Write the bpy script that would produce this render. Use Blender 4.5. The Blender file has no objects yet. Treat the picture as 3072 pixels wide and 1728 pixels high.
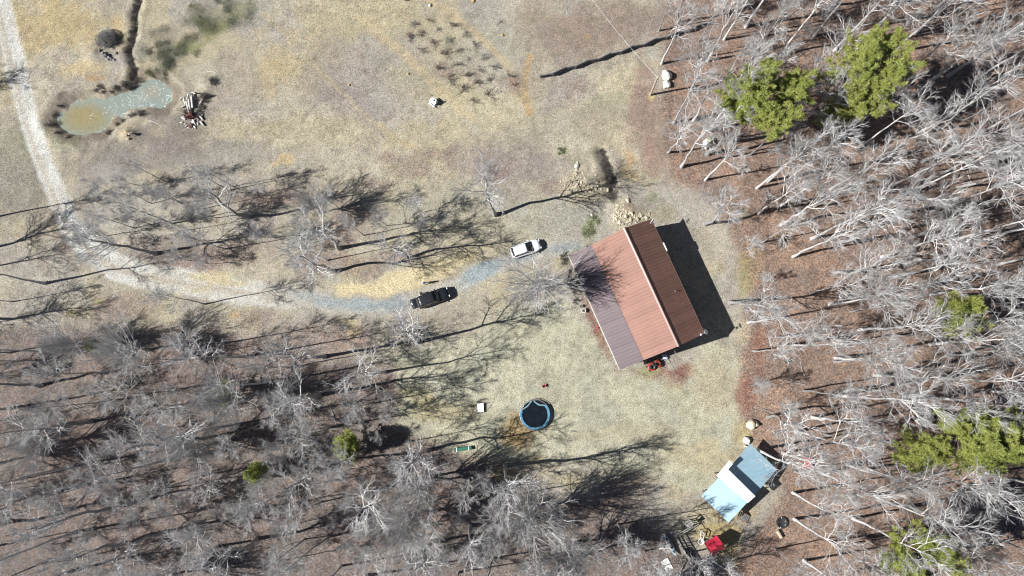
import bpy, math, random
import numpy as np
from mathutils import Vector, Matrix, Euler

random.seed(7)
rng = np.random.default_rng(7)
SC = bpy.context.scene
COL = SC.collection

# ------------------------------------------------------------------ camera
F_PX, CAM_H = 2134.0, 104.0
NAD = (1620.0, 1090.0)                       # the point straight below the drone
d = Vector((NAD[0] - 1536, -(NAD[1] - 864), -F_PX)).normalized()
ROT = d.rotation_difference(Vector((0, 0, -1)))
RM = ROT.to_matrix()
RN = np.array(RM)
cam = bpy.data.objects.new('camera', bpy.data.cameras.new('camera'))
COL.objects.link(cam)
cam.location = (0, 0, CAM_H)
cam.rotation_mode = 'QUATERNION'
cam.rotation_quaternion = ROT
cam.data.sensor_width = 36.0
cam.data.lens = F_PX / 3072 * 36
cam.data.clip_start = 0.5
cam.data.clip_end = 9000
SC.camera = cam

# ------------------------------------------------------------------ light
SUN_EL = math.radians(41.0)
SHADOW_DIR = math.radians(10.5)              # direction the shadows fall, from +X
sx, sy = -math.cos(SHADOW_DIR), -math.sin(SHADOW_DIR)
w = bpy.data.worlds.new('World')
SC.world = w
w.use_nodes = True
nt = w.node_tree
sky = nt.nodes.new('ShaderNodeTexSky')
sky.sky_type = 'NISHITA'
sky.sun_disc = False
sky.air_density = 0.5
sky.dust_density = 0.2
sky.sun_elevation = SUN_EL
sky.sun_rotation = math.atan2(sx, sy)
bg = nt.nodes['Background']
bg.inputs['Strength'].default_value = 0.05
nt.links.new(sky.outputs[0], bg.inputs['Color'])
sun = bpy.data.objects.new('sun', bpy.data.lights.new('sun', 'SUN'))
COL.objects.link(sun)
sun.data.energy = 5.0
sun.data.angle = math.radians(0.5)
sun.data.color = (1.0, 0.98, 0.95)
sd = Vector((-sx * math.cos(SUN_EL), -sy * math.cos(SUN_EL), -math.sin(SUN_EL)))
sun.rotation_mode = 'QUATERNION'
sun.rotation_quaternion = Vector((0, 0, -1)).rotation_difference(sd)
sun.location = (-60, -15, 90)
SC.view_settings.view_transform = 'Standard'
SC.view_settings.look = 'None'
SC.view_settings.exposure = 0.95
SC.view_settings.gamma = 1.0
SC.cycles.pixel_filter_type = 'BLACKMAN_HARRIS'
SC.cycles.filter_width = 1.1
SC.view_settings.use_curve_mapping = False

# ------------------------------------------------------------------ helpers
def g(px, py, z=0.0):
    """ground point (world x, y) seen at photo pixel px, py when it lies at height z"""
    r = RM @ Vector((px - 1536, -(py - 864), -F_PX))
    t = (CAM_H - z) / -r.z
    return Vector((r.x * t, r.y * t))

def topx(X, Y, Z=0.0):
    """photo pixel of world points (numpy)"""
    P = np.stack([X, Y, np.full_like(X, 0.0) + Z - CAM_H], -1) @ RN
    s = F_PX / -P[..., 2]
    return 1536 + P[..., 0] * s, 864 - P[..., 1] * s

def hash2(ix, iy, seed):
    h = (ix.astype(np.int64) * 374761393 + iy.astype(np.int64) * 668265263 + seed * 1274126177) & 0xFFFFFFFF
    h = ((h ^ (h >> 13)) * 1274126177) & 0xFFFFFFFF
    h = h ^ (h >> 16)
    return (h & 0xFFFFFF) / float(0xFFFFFF)

def vnoise(x, y, seed=0):
    ix, iy = np.floor(x), np.floor(y)
    fx, fy = x - ix, y - iy
    fx = fx * fx * (3 - 2 * fx); fy = fy * fy * (3 - 2 * fy)
    a = hash2(ix, iy, seed); b = hash2(ix + 1, iy, seed)
    c = hash2(ix, iy + 1, seed); e = hash2(ix + 1, iy + 1, seed)
    return a + (b - a) * fx + (c - a) * fy + (a - b - c + e) * fx * fy

def fbm(x, y, scale, seed=0, octv=4, rough=0.55):
    """0..1 fractal noise, scale in metres"""
    s, amp, tot = 0.0, 1.0, 0.0
    f = 1.0 / scale
    for o in range(octv):
        s = s + amp * vnoise(x * f + 17.3 * o, y * f - 9.1 * o, seed + o)
        tot += amp; amp *= rough; f *= 2.03
    return s / tot

def smooth(e0, e1, x):
    t = np.clip((x - e0) / (e1 - e0), 0, 1)
    return t * t * (3 - 2 * t)

def srgb(*c):
    c = np.array(c, float) / 255.0
    return np.where(c <= 0.04045, c / 12.92, ((c + 0.055) / 1.055) ** 2.4)

def poly_sd(x, y, poly):
    """signed distance to a polygon, positive inside"""
    P = np.array(poly, float)
    inside = np.zeros(x.shape, bool)
    dist = np.full(x.shape, 1e9)
    n = len(P)
    for i in range(n):
        a, b = P[i], P[(i + 1) % n]
        cond = ((a[1] > y) != (b[1] > y))
        with np.errstate(divide='ignore', invalid='ignore'):
            xi = (b[0] - a[0]) * (y - a[1]) / (b[1] - a[1] + 1e-12) + a[0]
        inside ^= cond & (x < xi)
        ab = b - a
        t = np.clip(((x - a[0]) * ab[0] + (y - a[1]) * ab[1]) / (ab @ ab + 1e-9), 0, 1)
        dist = np.minimum(dist, np.hypot(x - a[0] - t * ab[0], y - a[1] - t * ab[1]))
    return np.where(inside, dist, -dist)

def line_d(x, y, pts, wid=None):
    """distance to a polyline; with wid, distance divided by the local half width"""
    P = np.array(pts, float)
    best = np.full(x.shape, 1e9)
    for i in range(len(P) - 1):
        a, b = P[i], P[i + 1]
        ab = b - a
        t = np.clip(((x - a[0]) * ab[0] + (y - a[1]) * ab[1]) / (ab @ ab + 1e-9), 0, 1)
        dd = np.hypot(x - a[0] - t * ab[0], y - a[1] - t * ab[1])
        if wid is not None:
            dd = dd / (wid[i] + (wid[i + 1] - wid[i]) * t)
        best = np.minimum(best, dd)
    return best

def mesh_np(name, V, faces, smooth_=False):
    """faces: list of int arrays each (n, k)"""
    me = bpy.data.meshes.new(name)
    V = np.asarray(V, np.float32)
    me.vertices.add(len(V)); me.vertices.foreach_set('co', V.ravel())
    nl = sum(f.size for f in faces); npoly = sum(len(f) for f in faces)
    me.loops.add(nl); me.polygons.add(npoly)
    idx = np.concatenate([f.ravel() for f in faces]).astype(np.int32)
    sizes = np.concatenate([np.full(len(f), f.shape[1], np.int32) for f in faces])
    starts = np.concatenate([[0], np.cumsum(sizes)[:-1]]).astype(np.int32)
    me.loops.foreach_set('vertex_index', idx)
    me.polygons.foreach_set('loop_start', starts)
    me.update(calc_edges=True)
    me.validate()
    if smooth_:
        me.polygons.foreach_set('use_smooth', np.ones(len(me.polygons), bool))
    return me

class MB:
    """collects simple shapes and links them as ONE mesh object"""
    def __init__(s): s.v = []; s.f = []
    def add(s, vs, fs, M=None):
        o = len(s.v)
        for p in vs:
            p = Vector(p)
            s.v.append(tuple(M @ p if M is not None else p))
        for f in fs: s.f.append(tuple(i + o for i in f))
        return s
    def box(s, c, size, rz=0.0, rot=None, bev=0.0):
        x, y, z = size[0] / 2, size[1] / 2, size[2] / 2
        M = Matrix.Translation(c) @ (rot.to_4x4() if rot is not None else Matrix.Rotation(rz, 4, 'Z'))
        if bev > 0:
            b = min(bev, x * .9, y * .9, z * .9)
            prof = [(x - b, y), (x, y - b)]
            ring = [(x - b, y), (x, y - b), (x, -y + b), (x - b, -y), (-x + b, -y), (-x, -y + b), (-x, y - b), (-x + b, y)]
            def ins(r, d): return [(px - d * (1 if px > 0 else -1), py - d * (1 if py > 0 else -1)) for px, py in r]
            top = ins(ring, b)
            vs = [(p[0], p[1], -z + 0) for p in ring] + [(p[0], p[1], z - b) for p in ring] + [(p[0], p[1], z) for p in top]
            fs = [tuple(reversed([(0 + i) for i in range(8)][::-1]))]
            for i in range(8):
                j = (i + 1) % 8
                fs.append((j, i, 8 + i, 8 + j)); fs.append((8 + j, 8 + i, 16 + i, 16 + j))
            fs.append(tuple(16 + i for i in range(8))[::-1])
            return s.add(vs, fs, M)
        vs = [(-x, -y, -z), (x, -y, -z), (x, y, -z), (-x, y, -z), (-x, -y, z), (x, -y, z), (x, y, z), (-x, y, z)]
        fs = [(3, 2, 1, 0), (4, 5, 6, 7), (0, 1, 5, 4), (1, 2, 6, 5), (2, 3, 7, 6), (3, 0, 4, 7)]
        return s.add(vs, fs, M)
    def beam(s, a, b, w_, h_, up=(0, 0, 1)):
        a, b = Vector(a), Vector(b)
        t = (b - a); L = t.length; t.normalize()
        u = Vector(up)
        if abs(u.dot(t)) > .97: u = Vector((1, 0, 0))
        side = u.cross(t).normalized(); u2 = t.cross(side)
        R = Matrix((t, side, u2)).transposed()
        return s.box((a + b) / 2, (L, w_, h_), rot=R)
    def tube(s, pts, r, k=8, cap=True):
        pts = [Vector(p) for p in pts]; n = len(pts)
        rr = r if isinstance(r, (list, tuple)) else [r] * n
        o = len(s.v)
        prev = None
        for i, p in enumerate(pts):
            t = (pts[min(i + 1, n - 1)] - pts[max(i - 1, 0)]).normalized()
            if prev is None:
                ref = Vector((0, 0, 1)) if abs(t.z) < .9 else Vector((1, 0, 0))
                a = t.cross(ref).normalized()
            else:
                a = (prev - t * prev.dot(t)).normalized()
            prev = a; b = t.cross(a)
            for j in range(k):
                th = 2 * math.pi * j / k
                s.v.append(tuple(p + (a * math.cos(th) + b * math.sin(th)) * rr[i]))
        for i in range(n - 1):
            for j in range(k):
                j2 = (j + 1) % k
                s.f.append((o + i * k + j, o + i * k + j2, o + (i + 1) * k + j2, o + (i + 1) * k + j))
        if cap:
            s.f.append(tuple(o + j for j in range(k))[::-1])
            s.f.append(tuple(o + (n - 1) * k + j for j in range(k)))
        return s
    def ring(s, c, R, r, k=28, m=8, a0=0.0, a1=2 * math.pi):
        full = abs(a1 - a0 - 2 * math.pi) < 1e-6
        n = k if full else k + 1
        o = len(s.v)
        for i in range(n):
            a = a0 + (a1 - a0) * i / k
            for j in range(m):
                b = 2 * math.pi * j / m
                s.v.append((c[0] + (R + r * math.cos(b)) * math.cos(a), c[1] + (R + r * math.cos(b)) * math.sin(a), c[2] + r * math.sin(b)))
        for i in range(k):
            i2 = (i + 1) % n
            for j in range(m):
                j2 = (j + 1) % m
                s.f.append((o + i * m + j, o + i2 * m + j, o + i2 * m + j2, o + i * m + j2))
        return s
    def lathe(s, prof, c=(0, 0, 0), k=16, M=None):
        o = len(s.v); vs = []; fs = []
        for r, z in prof:
            for j in range(k):
                a = 2 * math.pi * j / k
                vs.append((c[0] + r * math.cos(a), c[1] + r * math.sin(a), c[2] + z))
        for i in range(len(prof) - 1):
            for j in range(k):
                j2 = (j + 1) % k
                fs.append((i * k + j, i * k + j2, (i + 1) * k + j2, (i + 1) * k + j))
        fs.append(tuple(range(k))[::-1]); fs.append(tuple((len(prof) - 1) * k + j for j in range(k)))
        return s.add(vs, fs, M)
    def loft(s, rings, cap=True, M=None):
        k = len(rings[0]); vs = [p for r in rings for p in r]; fs = []
        for i in range(len(rings) - 1):
            for j in range(k):
                j2 = (j + 1) % k
                fs.append((i * k + j, i * k + j2, (i + 1) * k + j2, (i + 1) * k + j))
        if cap:
            fs.append(tuple(range(k))[::-1]); fs.append(tuple((len(rings) - 1) * k + j for j in range(k)))
        return s.add(vs, fs, M)
    def slab(s, quad, t):
        """thin plate from 4 top corners (counter clockwise from above), thickness t downwards"""
        q = [Vector(p) for p in quad]
        n = (q[1] - q[0]).cross(q[3] - q[0]).normalized()
        if n.z < 0: n = -n
        vs = [tuple(p) for p in q] + [tuple(p - n * t) for p in q]
        return s.add(vs, [(0, 1, 2, 3), (7, 6, 5, 4), (0, 4, 5, 1), (1, 5, 6, 2), (2, 6, 7, 3), (3, 7, 4, 0)])
    def rock(s, c, size, seed, sub=2):
        R = random.Random(seed)
        import bmesh
        bm = bmesh.new(); bmesh.ops.create_icosphere(bm, subdivisions=sub, radius=1.0)
        offs = [(Vector((R.gauss(0, 1), R.gauss(0, 1), R.gauss(0, 1))).normalized(), R.uniform(.62, .95)) for _ in range(9)]
        for v in bm.verts:
            p = v.co.normalized()
            q = 1.0
            for n, dd in offs:
                dt = p.dot(n)
                if dt > dd * .999: q = min(q, dd / dt)
            v.co = p * q * (1 + R.uniform(-.035, .035))
        bm.normal_update()
        M = Matrix.Translation(c) @ Matrix.Rotation(R.uniform(0, 6.28), 4, 'Z')
        vs = [(v.co.x * size[0], v.co.y * size[1], v.co.z * size[2]) for v in bm.verts]
        fs = [tuple(v.index for v in f.verts) for f in bm.faces]
        bm.free()
        return s.add(vs, fs, M)
    def mesh(s, name, smooth_=False):
        me = bpy.data.meshes.new(name)
        me.from_pydata(s.v, [], s.f)
        me.validate()
        import bmesh
        bm = bmesh.new(); bm.from_mesh(me)
        bmesh.ops.recalc_face_normals(bm, faces=bm.faces)
        bm.to_mesh(me); bm.free()
        if smooth_:
            me.polygons.foreach_set('use_smooth', np.ones(len(me.polygons), bool))
        return me
    def build(s, name, mat, parent=None, smooth_=False):
        me = s.mesh(name, smooth_)
        me.materials.append(mat)
        return link(name, me, parent)

def link(name, me, parent=None):
    o = bpy.data.objects.new(name, me)
    COL.objects.link(o)
    if parent is not None: o.parent = parent
    return o

def tag(o, label=None, cat=None, group=None, kind=None):
    if label: o['label'] = label
    if cat: o['category'] = cat
    if group: o['group'] = group
    if kind: o['kind'] = kind
    return o

def thing(name, label, cat, loc=(0, 0, 0), rz=0.0, group=None):
    o = bpy.data.objects.new(name, None)
    o.empty_display_size = 0.3
    COL.objects.link(o)
    o.location = loc; o.rotation_euler = (0, 0, rz)
    return tag(o, label, cat, group)

def dup(root, loc, rz=0.0, scale=1.0, label=None, group=None):
    r = root.copy(); COL.objects.link(r)
    r.location = loc; r.rotation_euler = (0, 0, rz)
    r.scale = (scale,) * 3 if not isinstance(scale, tuple) else scale
    if label: r['label'] = label
    if group: r['group'] = group
    for ch in list(root.children):
        c = ch.copy(); COL.objects.link(c); c.parent = r
        for gg in list(ch.children):
            e = gg.copy(); COL.objects.link(e); e.parent = c
    return r

def ang(dx, dy):
    return math.atan2(-dy, dx)

# ------------------------------------------------------------------ materials
def mat(name, col, rough=0.7, metal=0.0, var=0.0, vscale=4.0, bump=0.0, bscale=20.0, coat=0.0, spec=0.5, objvar=0.0, col2=None, stretch=None):
    m = bpy.data.materials.new(name); m.use_nodes = True
    n = m.node_tree.nodes; l = m.node_tree.links
    b = n['Principled BSDF']
    b.inputs['Base Color'].default_value = (*col, 1)
    b.inputs['Roughness'].default_value = rough
    b.inputs['Metallic'].default_value = metal
    b.inputs['Specular IOR Level'].default_value = spec
    if coat: b.inputs['Coat Weight'].default_value = coat; b.inputs['Coat Roughness'].default_value = .06
    tc = n.new('ShaderNodeTexCoord')
    src = tc.outputs['Object']
    if stretch:
        mp = n.new('ShaderNodeMapping'); mp.inputs['Scale'].default_value = stretch
        l.new(src, mp.inputs['Vector']); src = mp.outputs[0]
    if var or col2:
        nz = n.new('ShaderNodeTexNoise'); nz.inputs['Scale'].default_value = vscale
        nz.inputs['Detail'].default_value = 5; nz.inputs['Roughness'].default_value = .65
        l.new(src, nz.inputs['Vector'])
        rp = n.new('ShaderNodeValToRGB')
        rp.color_ramp.elements[0].position = .32; rp.color_ramp.elements[1].position = .68
        c1 = col if not col2 else col2
        if col2:
            a_, b_ = col, col2
        else:
            a_, b_ = tuple(c * (1 - var) for c in col), tuple(min(c * (1 + var), 1) for c in col)
        rp.color_ramp.elements[0].color = (*a_, 1); rp.color_ramp.elements[1].color = (*b_, 1)
        l.new(nz.outputs[0], rp.inputs[0])
        out = rp.outputs[0]
        if objvar:
            oi = n.new('ShaderNodeObjectInfo')
            mr = n.new('ShaderNodeMapRange'); mr.inputs[3].default_value = 1 - objvar; mr.inputs[4].default_value = 1 + objvar
            l.new(oi.outputs['Random'], mr.inputs[0])
            mx = n.new('ShaderNodeMix'); mx.data_type = 'RGBA'; mx.blend_type = 'MULTIPLY'; mx.inputs[0].default_value = 1
            l.new(out, mx.inputs[6])
            cb = n.new('ShaderNodeCombineColor')
            for i in range(3): l.new(mr.outputs[0], cb.inputs[i])
            l.new(cb.outputs[0], mx.inputs[7])
            out = mx.outputs[2]
        l.new(out, b.inputs['Base Color'])
    if bump:
        nb = n.new('ShaderNodeTexNoise'); nb.inputs['Scale'].default_value = bscale; nb.inputs['Detail'].default_value = 4
        l.new(src, nb.inputs['Vector'])
        bp = n.new('ShaderNodeBump'); bp.inputs['Strength'].default_value = bump; bp.inputs['Distance'].default_value = .03
        l.new(nb.outputs[0], bp.inputs['Height']); l.new(bp.outputs[0], b.inputs['Normal'])
    return m

M = {}
M['bark_pale'] = mat('pale_bark', (.43, .42, .41), .85, var=.35, vscale=3, bump=.4, bscale=12, objvar=.22)
M['bark_grey'] = mat('grey_bark', (.24, .232, .226), .88, var=.35, vscale=3, bump=.4, bscale=12, objvar=.25)
M['twig_pale'] = mat('pale_twigs', (.34, .332, .325), .85, var=.2, vscale=.6, objvar=.18)
M['twig_grey'] = mat('grey_twigs', (.40, .39, .38), .88, var=.2, vscale=.6, objvar=.2)
M['limb_pale'] = mat('pale_limbs', (.55, .54, .53), .85, var=.2, vscale=2, objvar=.15)
M['limb_grey'] = mat('grey_limbs', (.48, .47, .46), .85, var=.25, vscale=2, objvar=.18)
M['pine_bark'] = mat('pine_bark', (.17, .12, .09), .9, var=.35, vscale=5, bump=.6, bscale=10)
M['white_paint'] = mat('white_paint', (.78, .78, .76), .5, var=.08, vscale=3)
M['white_wood'] = mat('weathered_white_wood', (.55, .54, .52), .8, var=.3, vscale=5, bump=.3, bscale=30)
M['grey_wood'] = mat('weathered_grey_wood', (.26, .25, .24), .85, var=.35, vscale=6, bump=.4, bscale=25, stretch=(1, 4, 4))
M['dark_wood'] = mat('dark_split_wood', (.13, .125, .12), .85, var=.45, vscale=6, bump=.4, bscale=25, objvar=.3)
M['tan_wood'] = mat('tan_timber', (.36, .30, .22), .8, var=.25, vscale=5, bump=.3, bscale=25)
M['red_wood'] = mat('reddish_timber', (.36, .20, .17), .75, var=.3, vscale=5, bump=.3, bscale=25)
M['log_white'] = mat('bleached_log', (.50, .48, .45), .85, var=.3, vscale=4, bump=.5, bscale=18)
M['rust_wood'] = mat('reddish_brown_bark', (.10, .035, .028), .9, var=.5, vscale=8, bump=.6, bscale=14)
M['black'] = mat('black_plastic', (.012, .012, .014), .5, var=.3, vscale=6)
M['rubber'] = mat('tyre_rubber', (.018, .018, .019), .85, var=.3, vscale=10, bump=.3, bscale=40)
M['steel'] = mat('galvanised_steel', (.42, .42, .44), .38, .85, var=.15, vscale=6)
M['darksteel'] = mat('dark_painted_steel', (.035, .035, .04), .45, .4, var=.3, vscale=8)
M['glass'] = mat('dark_car_glass', (.012, .015, .018), .06, var=.2, vscale=1, spec=.6)
M['white_car'] = mat('white_car_paint', (.74, .76, .78), .28, var=.05, vscale=1.5, coat=.8)
M['black_car'] = mat('black_car_paint', (.009, .012, .016), .42, var=.25, vscale=1.5, coat=.25, spec=.3)
M['chrome'] = mat('bright_trim', (.7, .7, .72), .15, 1.0, var=.08, vscale=4)
M['lamp'] = mat('lamp_lens', (.7, .7, .68), .12, var=.08, vscale=4)
M['red_lens'] = mat('red_lens', (.35, .01, .01), .15, var=.2, vscale=4)
M['skin'] = mat('skin', (.42, .25, .18), .55, var=.08, vscale=6)
M['denim'] = mat('blue_denim', (.07, .11, .20), .85, var=.25, vscale=12)
M['white_cloth'] = mat('white_cloth', (.62, .63, .66), .85, var=.12, vscale=8)
M['blue_cloth'] = mat('pale_blue_cloth', (.28, .36, .52), .85, var=.15, vscale=8)
M['dark_cloth'] = mat('dark_cloth', (.03, .03, .035), .85, var=.2, vscale=8)
M['hair'] = mat('dark_hair', (.025, .018, .014), .6, var=.3, vscale=20)
M['rock_white'] = mat('pale_boulder', (.50, .49, .46), .85, var=.3, vscale=2.2, bump=.7, bscale=5)
M['rock_tan'] = mat('tan_rock', (.42, .37, .28), .85, var=.28, vscale=3, bump=.6, bscale=6, objvar=.3)
M['moss'] = mat('mossy_rock', (.14, .14, .045), .95, var=.4, vscale=3, bump=.6, bscale=8, col2=(.30, .29, .24))
M['clay'] = mat('orange_clay', (.42, .27, .11), .95, var=.25, vscale=4, bump=.5, bscale=9)
M['red_metal'] = mat('red_metal_roof', (.42, .02, .045), .4, .0, var=.14, vscale=2)
M['red_plastic'] = mat('red_plastic', (.42, .03, .04), .45, var=.2, vscale=4)
M['pink_paint'] = mat('faded_red_paint', (.34, .08, .075), .6, var=.25, vscale=4)
M['orange_metal'] = mat('orange_red_metal', (.26, .035, .02), .4, var=.15, vscale=4)
M['blue_pad'] = mat('blue_vinyl', (.07, .19, .29), .5, var=.25, vscale=2.5)
M['teal_pad'] = mat('faded_teal_underside', (.13, .24, .26), .6, var=.25, vscale=3)
M['mat_black'] = mat('black_mesh_fabric', (.006, .009, .014), .95, var=.35, vscale=2, spec=.08)
M['blue_plastic'] = mat('blue_plastic', (.03, .06, .28), .45, var=.15, vscale=4)
M['green_metal'] = mat('green_painted_metal', (.02, .11, .065), .45, var=.3, vscale=4)
M['kayak'] = mat('blue_grey_hull', (.05, .085, .13), .4, var=.3, vscale=1.6, col2=(.42, .50, .53))
M['wall_brown'] = mat('brown_board_wall', (.13, .085, .055), .8, var=.25, vscale=3, bump=.3, bscale=10)
M['shed_wall'] = mat('shed_board_wall', (.20, .16, .12), .85, var=.3, vscale=3, bump=.3, bscale=10)
M['leaf_gutter'] = mat('leaf_filled_gutter', (.45, .43, .38), .8, var=.45, vscale=7)
M['orchid_twig'] = mat('reddish_twigs', (.20, .12, .115), .9, var=.3, vscale=3, objvar=.2)
M['bush_twig'] = mat('dark_twigs', (.12, .108, .10), .9, var=.35, vscale=3, objvar=.25)
M['brush_grey'] = mat('grey_brush', (.22, .215, .205), .9, var=.45, vscale=3, bump=.5, bscale=10)
M['concrete'] = mat('pale_concrete', (.45, .44, .42), .85, var=.2, vscale=3, bump=.4, bscale=12)

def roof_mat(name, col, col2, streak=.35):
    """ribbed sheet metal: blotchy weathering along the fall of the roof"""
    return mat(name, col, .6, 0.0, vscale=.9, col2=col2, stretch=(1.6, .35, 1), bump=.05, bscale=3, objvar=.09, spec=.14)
M['roof_salmon'] = roof_mat('salmon_brown_roof_metal', (.205, .112, .086), (.24, .135, .106))
M['roof_brown'] = roof_mat('dark_brown_roof_metal', (.155, .10, .092), (.215, .13, .115))
M['roof_sheen'] = roof_mat('brown_roof_metal_grey_sheen', (.128, .100, .106), (.162, .132, .138))  # same brown metal; the porch pitch's grey reflection is put into its colour
M['ridge'] = mat('ridge_metal', (.15, .085, .068), .45, var=.1, vscale=2)
M['tin_light'] = mat('pale_tin', (.29, .40, .45), .5, .0, vscale=.35, col2=(.20, .33, .42), stretch=(.4, 2.2, 1), spec=.2)  # bluish streaks are reflections put into the second colour
M['tin_blue'] = mat('blue_grey_tin', (.26, .38, .47), .4, .0, vscale=.5, col2=(.33, .46, .54), stretch=(.4, 2.2, 1), spec=.4)
M['tin_white'] = mat('white_tin', (.80, .80, .80), .45, .0, var=.04, vscale=1.5)
# ------------------------------------------------------------------ ground: relief and ground types
GAIN = 2.05                                   # light on flat ground per unit of albedo
POND = [(163,352),(176,330),(196,300),(232,296),(262,280),(300,283),(322,281),(345,276),(385,262),(402,240),(428,224),(468,226),(500,246),(525,272),(520,306),(500,322),(470,330),(430,331),(395,336),(368,352),(340,366),(318,392),(285,406),(235,415),(195,404),(168,385),(150,368)]
DITCH = [(418,-40),(416,10),(404,40),(406,80),(398,120),(386,155),(395,185),(404,215),(400,240)]
ROAD = [(-20,-40),(2,20),(28,130),(58,250),(88,370),(128,480),(172,590),(212,680),(270,745),(345,800),(430,828),(540,848),(660,868),(760,880),(860,895)]
ROADW = [30,32,34,34,33,32,34,38,42,42,40,40,42,44,40]
DRIVE = [(820,880),(900,893),(1000,915),(1120,920),(1230,912),(1330,880),(1430,828),(1520,785),(1620,757),(1720,740)]
DRIVEW = [42,40,38,40,42,40,36,34,32,30]
WOODS_R = [(2010,-200),(1985,100),(2000,250),(1985,330),(1990,450),(2010,540),(2120,590),(2180,680),(2225,790),(2245,900),(2215,1000),(2212,1120),(2222,1230),(2235,1310),(2330,1400),(2345,1480),(2270,1600),(2215,1680),(2180,1760),(2150,2200),(3900,2200),(3900,-400)]
WOODS_L = [(-1200,930),(-100,980),(120,985),(330,1000),(520,985),(700,1005),(860,1060),(1000,1085),(1180,1110),(1200,1200),(1190,1290),(1300,1340),(1480,1395),(1560,1470),(1680,1510),(1800,1545),(1960,1560),(2010,1610),(2150,1740),(2150,2300),(-1200,2300)]
LAWN = [(1210,1120),(1180,1070),(1300,1050),(1420,1000),(1560,920),(1700,900),(1740,960),(1850,1110),(1960,1130),(2060,1150),(2110,1010),(2200,1030),(2210,1120),(2215,1230),(2200,1330),(2110,1470),(2000,1440),(1850,1400),(1700,1380),(1560,1390),(1430,1350),(1200,1270)]

def ground_z(X, Y):
    X = np.asarray(X, float); Y = np.asarray(Y, float)
    px, py = topx(X, Y)
    z = (fbm(X, Y, 14, 3, 3) - .5) * .5 + (fbm(X, Y, 2.2, 5, 3) - .5) * .14
    yard = np.exp(-(((px - 1850) / 420) ** 2 + ((py - 1000) / 480) ** 2) ** 2)
    z = z * (1 - .92 * yard)
    sw = smooth(1900, 2100, px) * smooth(1250, 1400, py) * (1 - smooth(2300, 2450, px))
    z = z * (1 - .9 * sw)
    rd = np.minimum(line_d(px, py, ROAD, ROADW), line_d(px, py, DRIVE, DRIVEW))
    k = 1 - smooth(.8, 2.2, rd)
    z = z * (1 - .85 * k) - .06 * (1 - smooth(.8, 1.3, rd))
    sdp = poly_sd(px, py, POND) * .049 + (fbm(X, Y, 1.5, 141, 3) - .5) * 1.3
    z = np.where(sdp > -3, z * smooth(.3, 3, -sdp), z)
    z = z - 1.0 * smooth(-.5, 1.6, sdp) + .3 * np.exp(-((sdp + 1.6) / .7) ** 2)
    dd = line_d(px, py, DITCH) * .049
    z = z - .42 * np.exp(-(dd / .42) ** 2) + .1 * np.exp(-((dd - 1.2) / .5) ** 2)
    dd2 = line_d(px, py, [(1800, 455), (1822, 500), (1832, 545), (1850, 590)]) * .049
    z = z - .35 * np.exp(-(dd2 / .6) ** 2) + .15 * np.exp(-((dd2 - 1.5) / .7) ** 2)
    n1 = fbm(X, Y, .9, 41, 3)
    for (cx, cy, rx, ry, h) in ((1760, 555, 60, 45, .9), (1880, 640, 55, 45, .8), (285, 165, 34, 24, .6), (385, 405, 26, 18, .8), (720, 480, 20, 14, .15), (620, 260, 26, 22, .5)):
        z = z + h * np.exp(-(((px - cx) / rx) ** 2 + ((py - cy) / ry) ** 2)) * (.55 + .9 * n1)
    return z

def gz(x, y):
    return float(ground_z(np.array([x]), np.array([y]))[0])

def at(px, py, dz=0.0):
    p = g(px, py)
    zz = gz(p.x, p.y)
    p = g(px, py, zz)
    return Vector((p.x, p.y, zz + dz))

step = 0.34
xs = np.arange(-94, 84, step); ys = np.arange(-40, 66, step)
far = np.array([1.5, 4, 9, 18, 34, 60, 110, 220, 500, 1200, 3000])
xs = np.concatenate([xs[0] - far[::-1], xs, xs[-1] + far]); ys = np.concatenate([ys[0] - far[::-1], ys, ys[-1] + far])
GX, GY = np.meshgrid(xs, ys)
PX, PY = topx(np.clip(GX, -130, 130), np.clip(GY, -90, 110))
GZ = ground_z(GX, GY)
GZ = np.where((np.abs(GX) > 130) | (np.abs(GY) > 110), 0, GZ)

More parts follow.
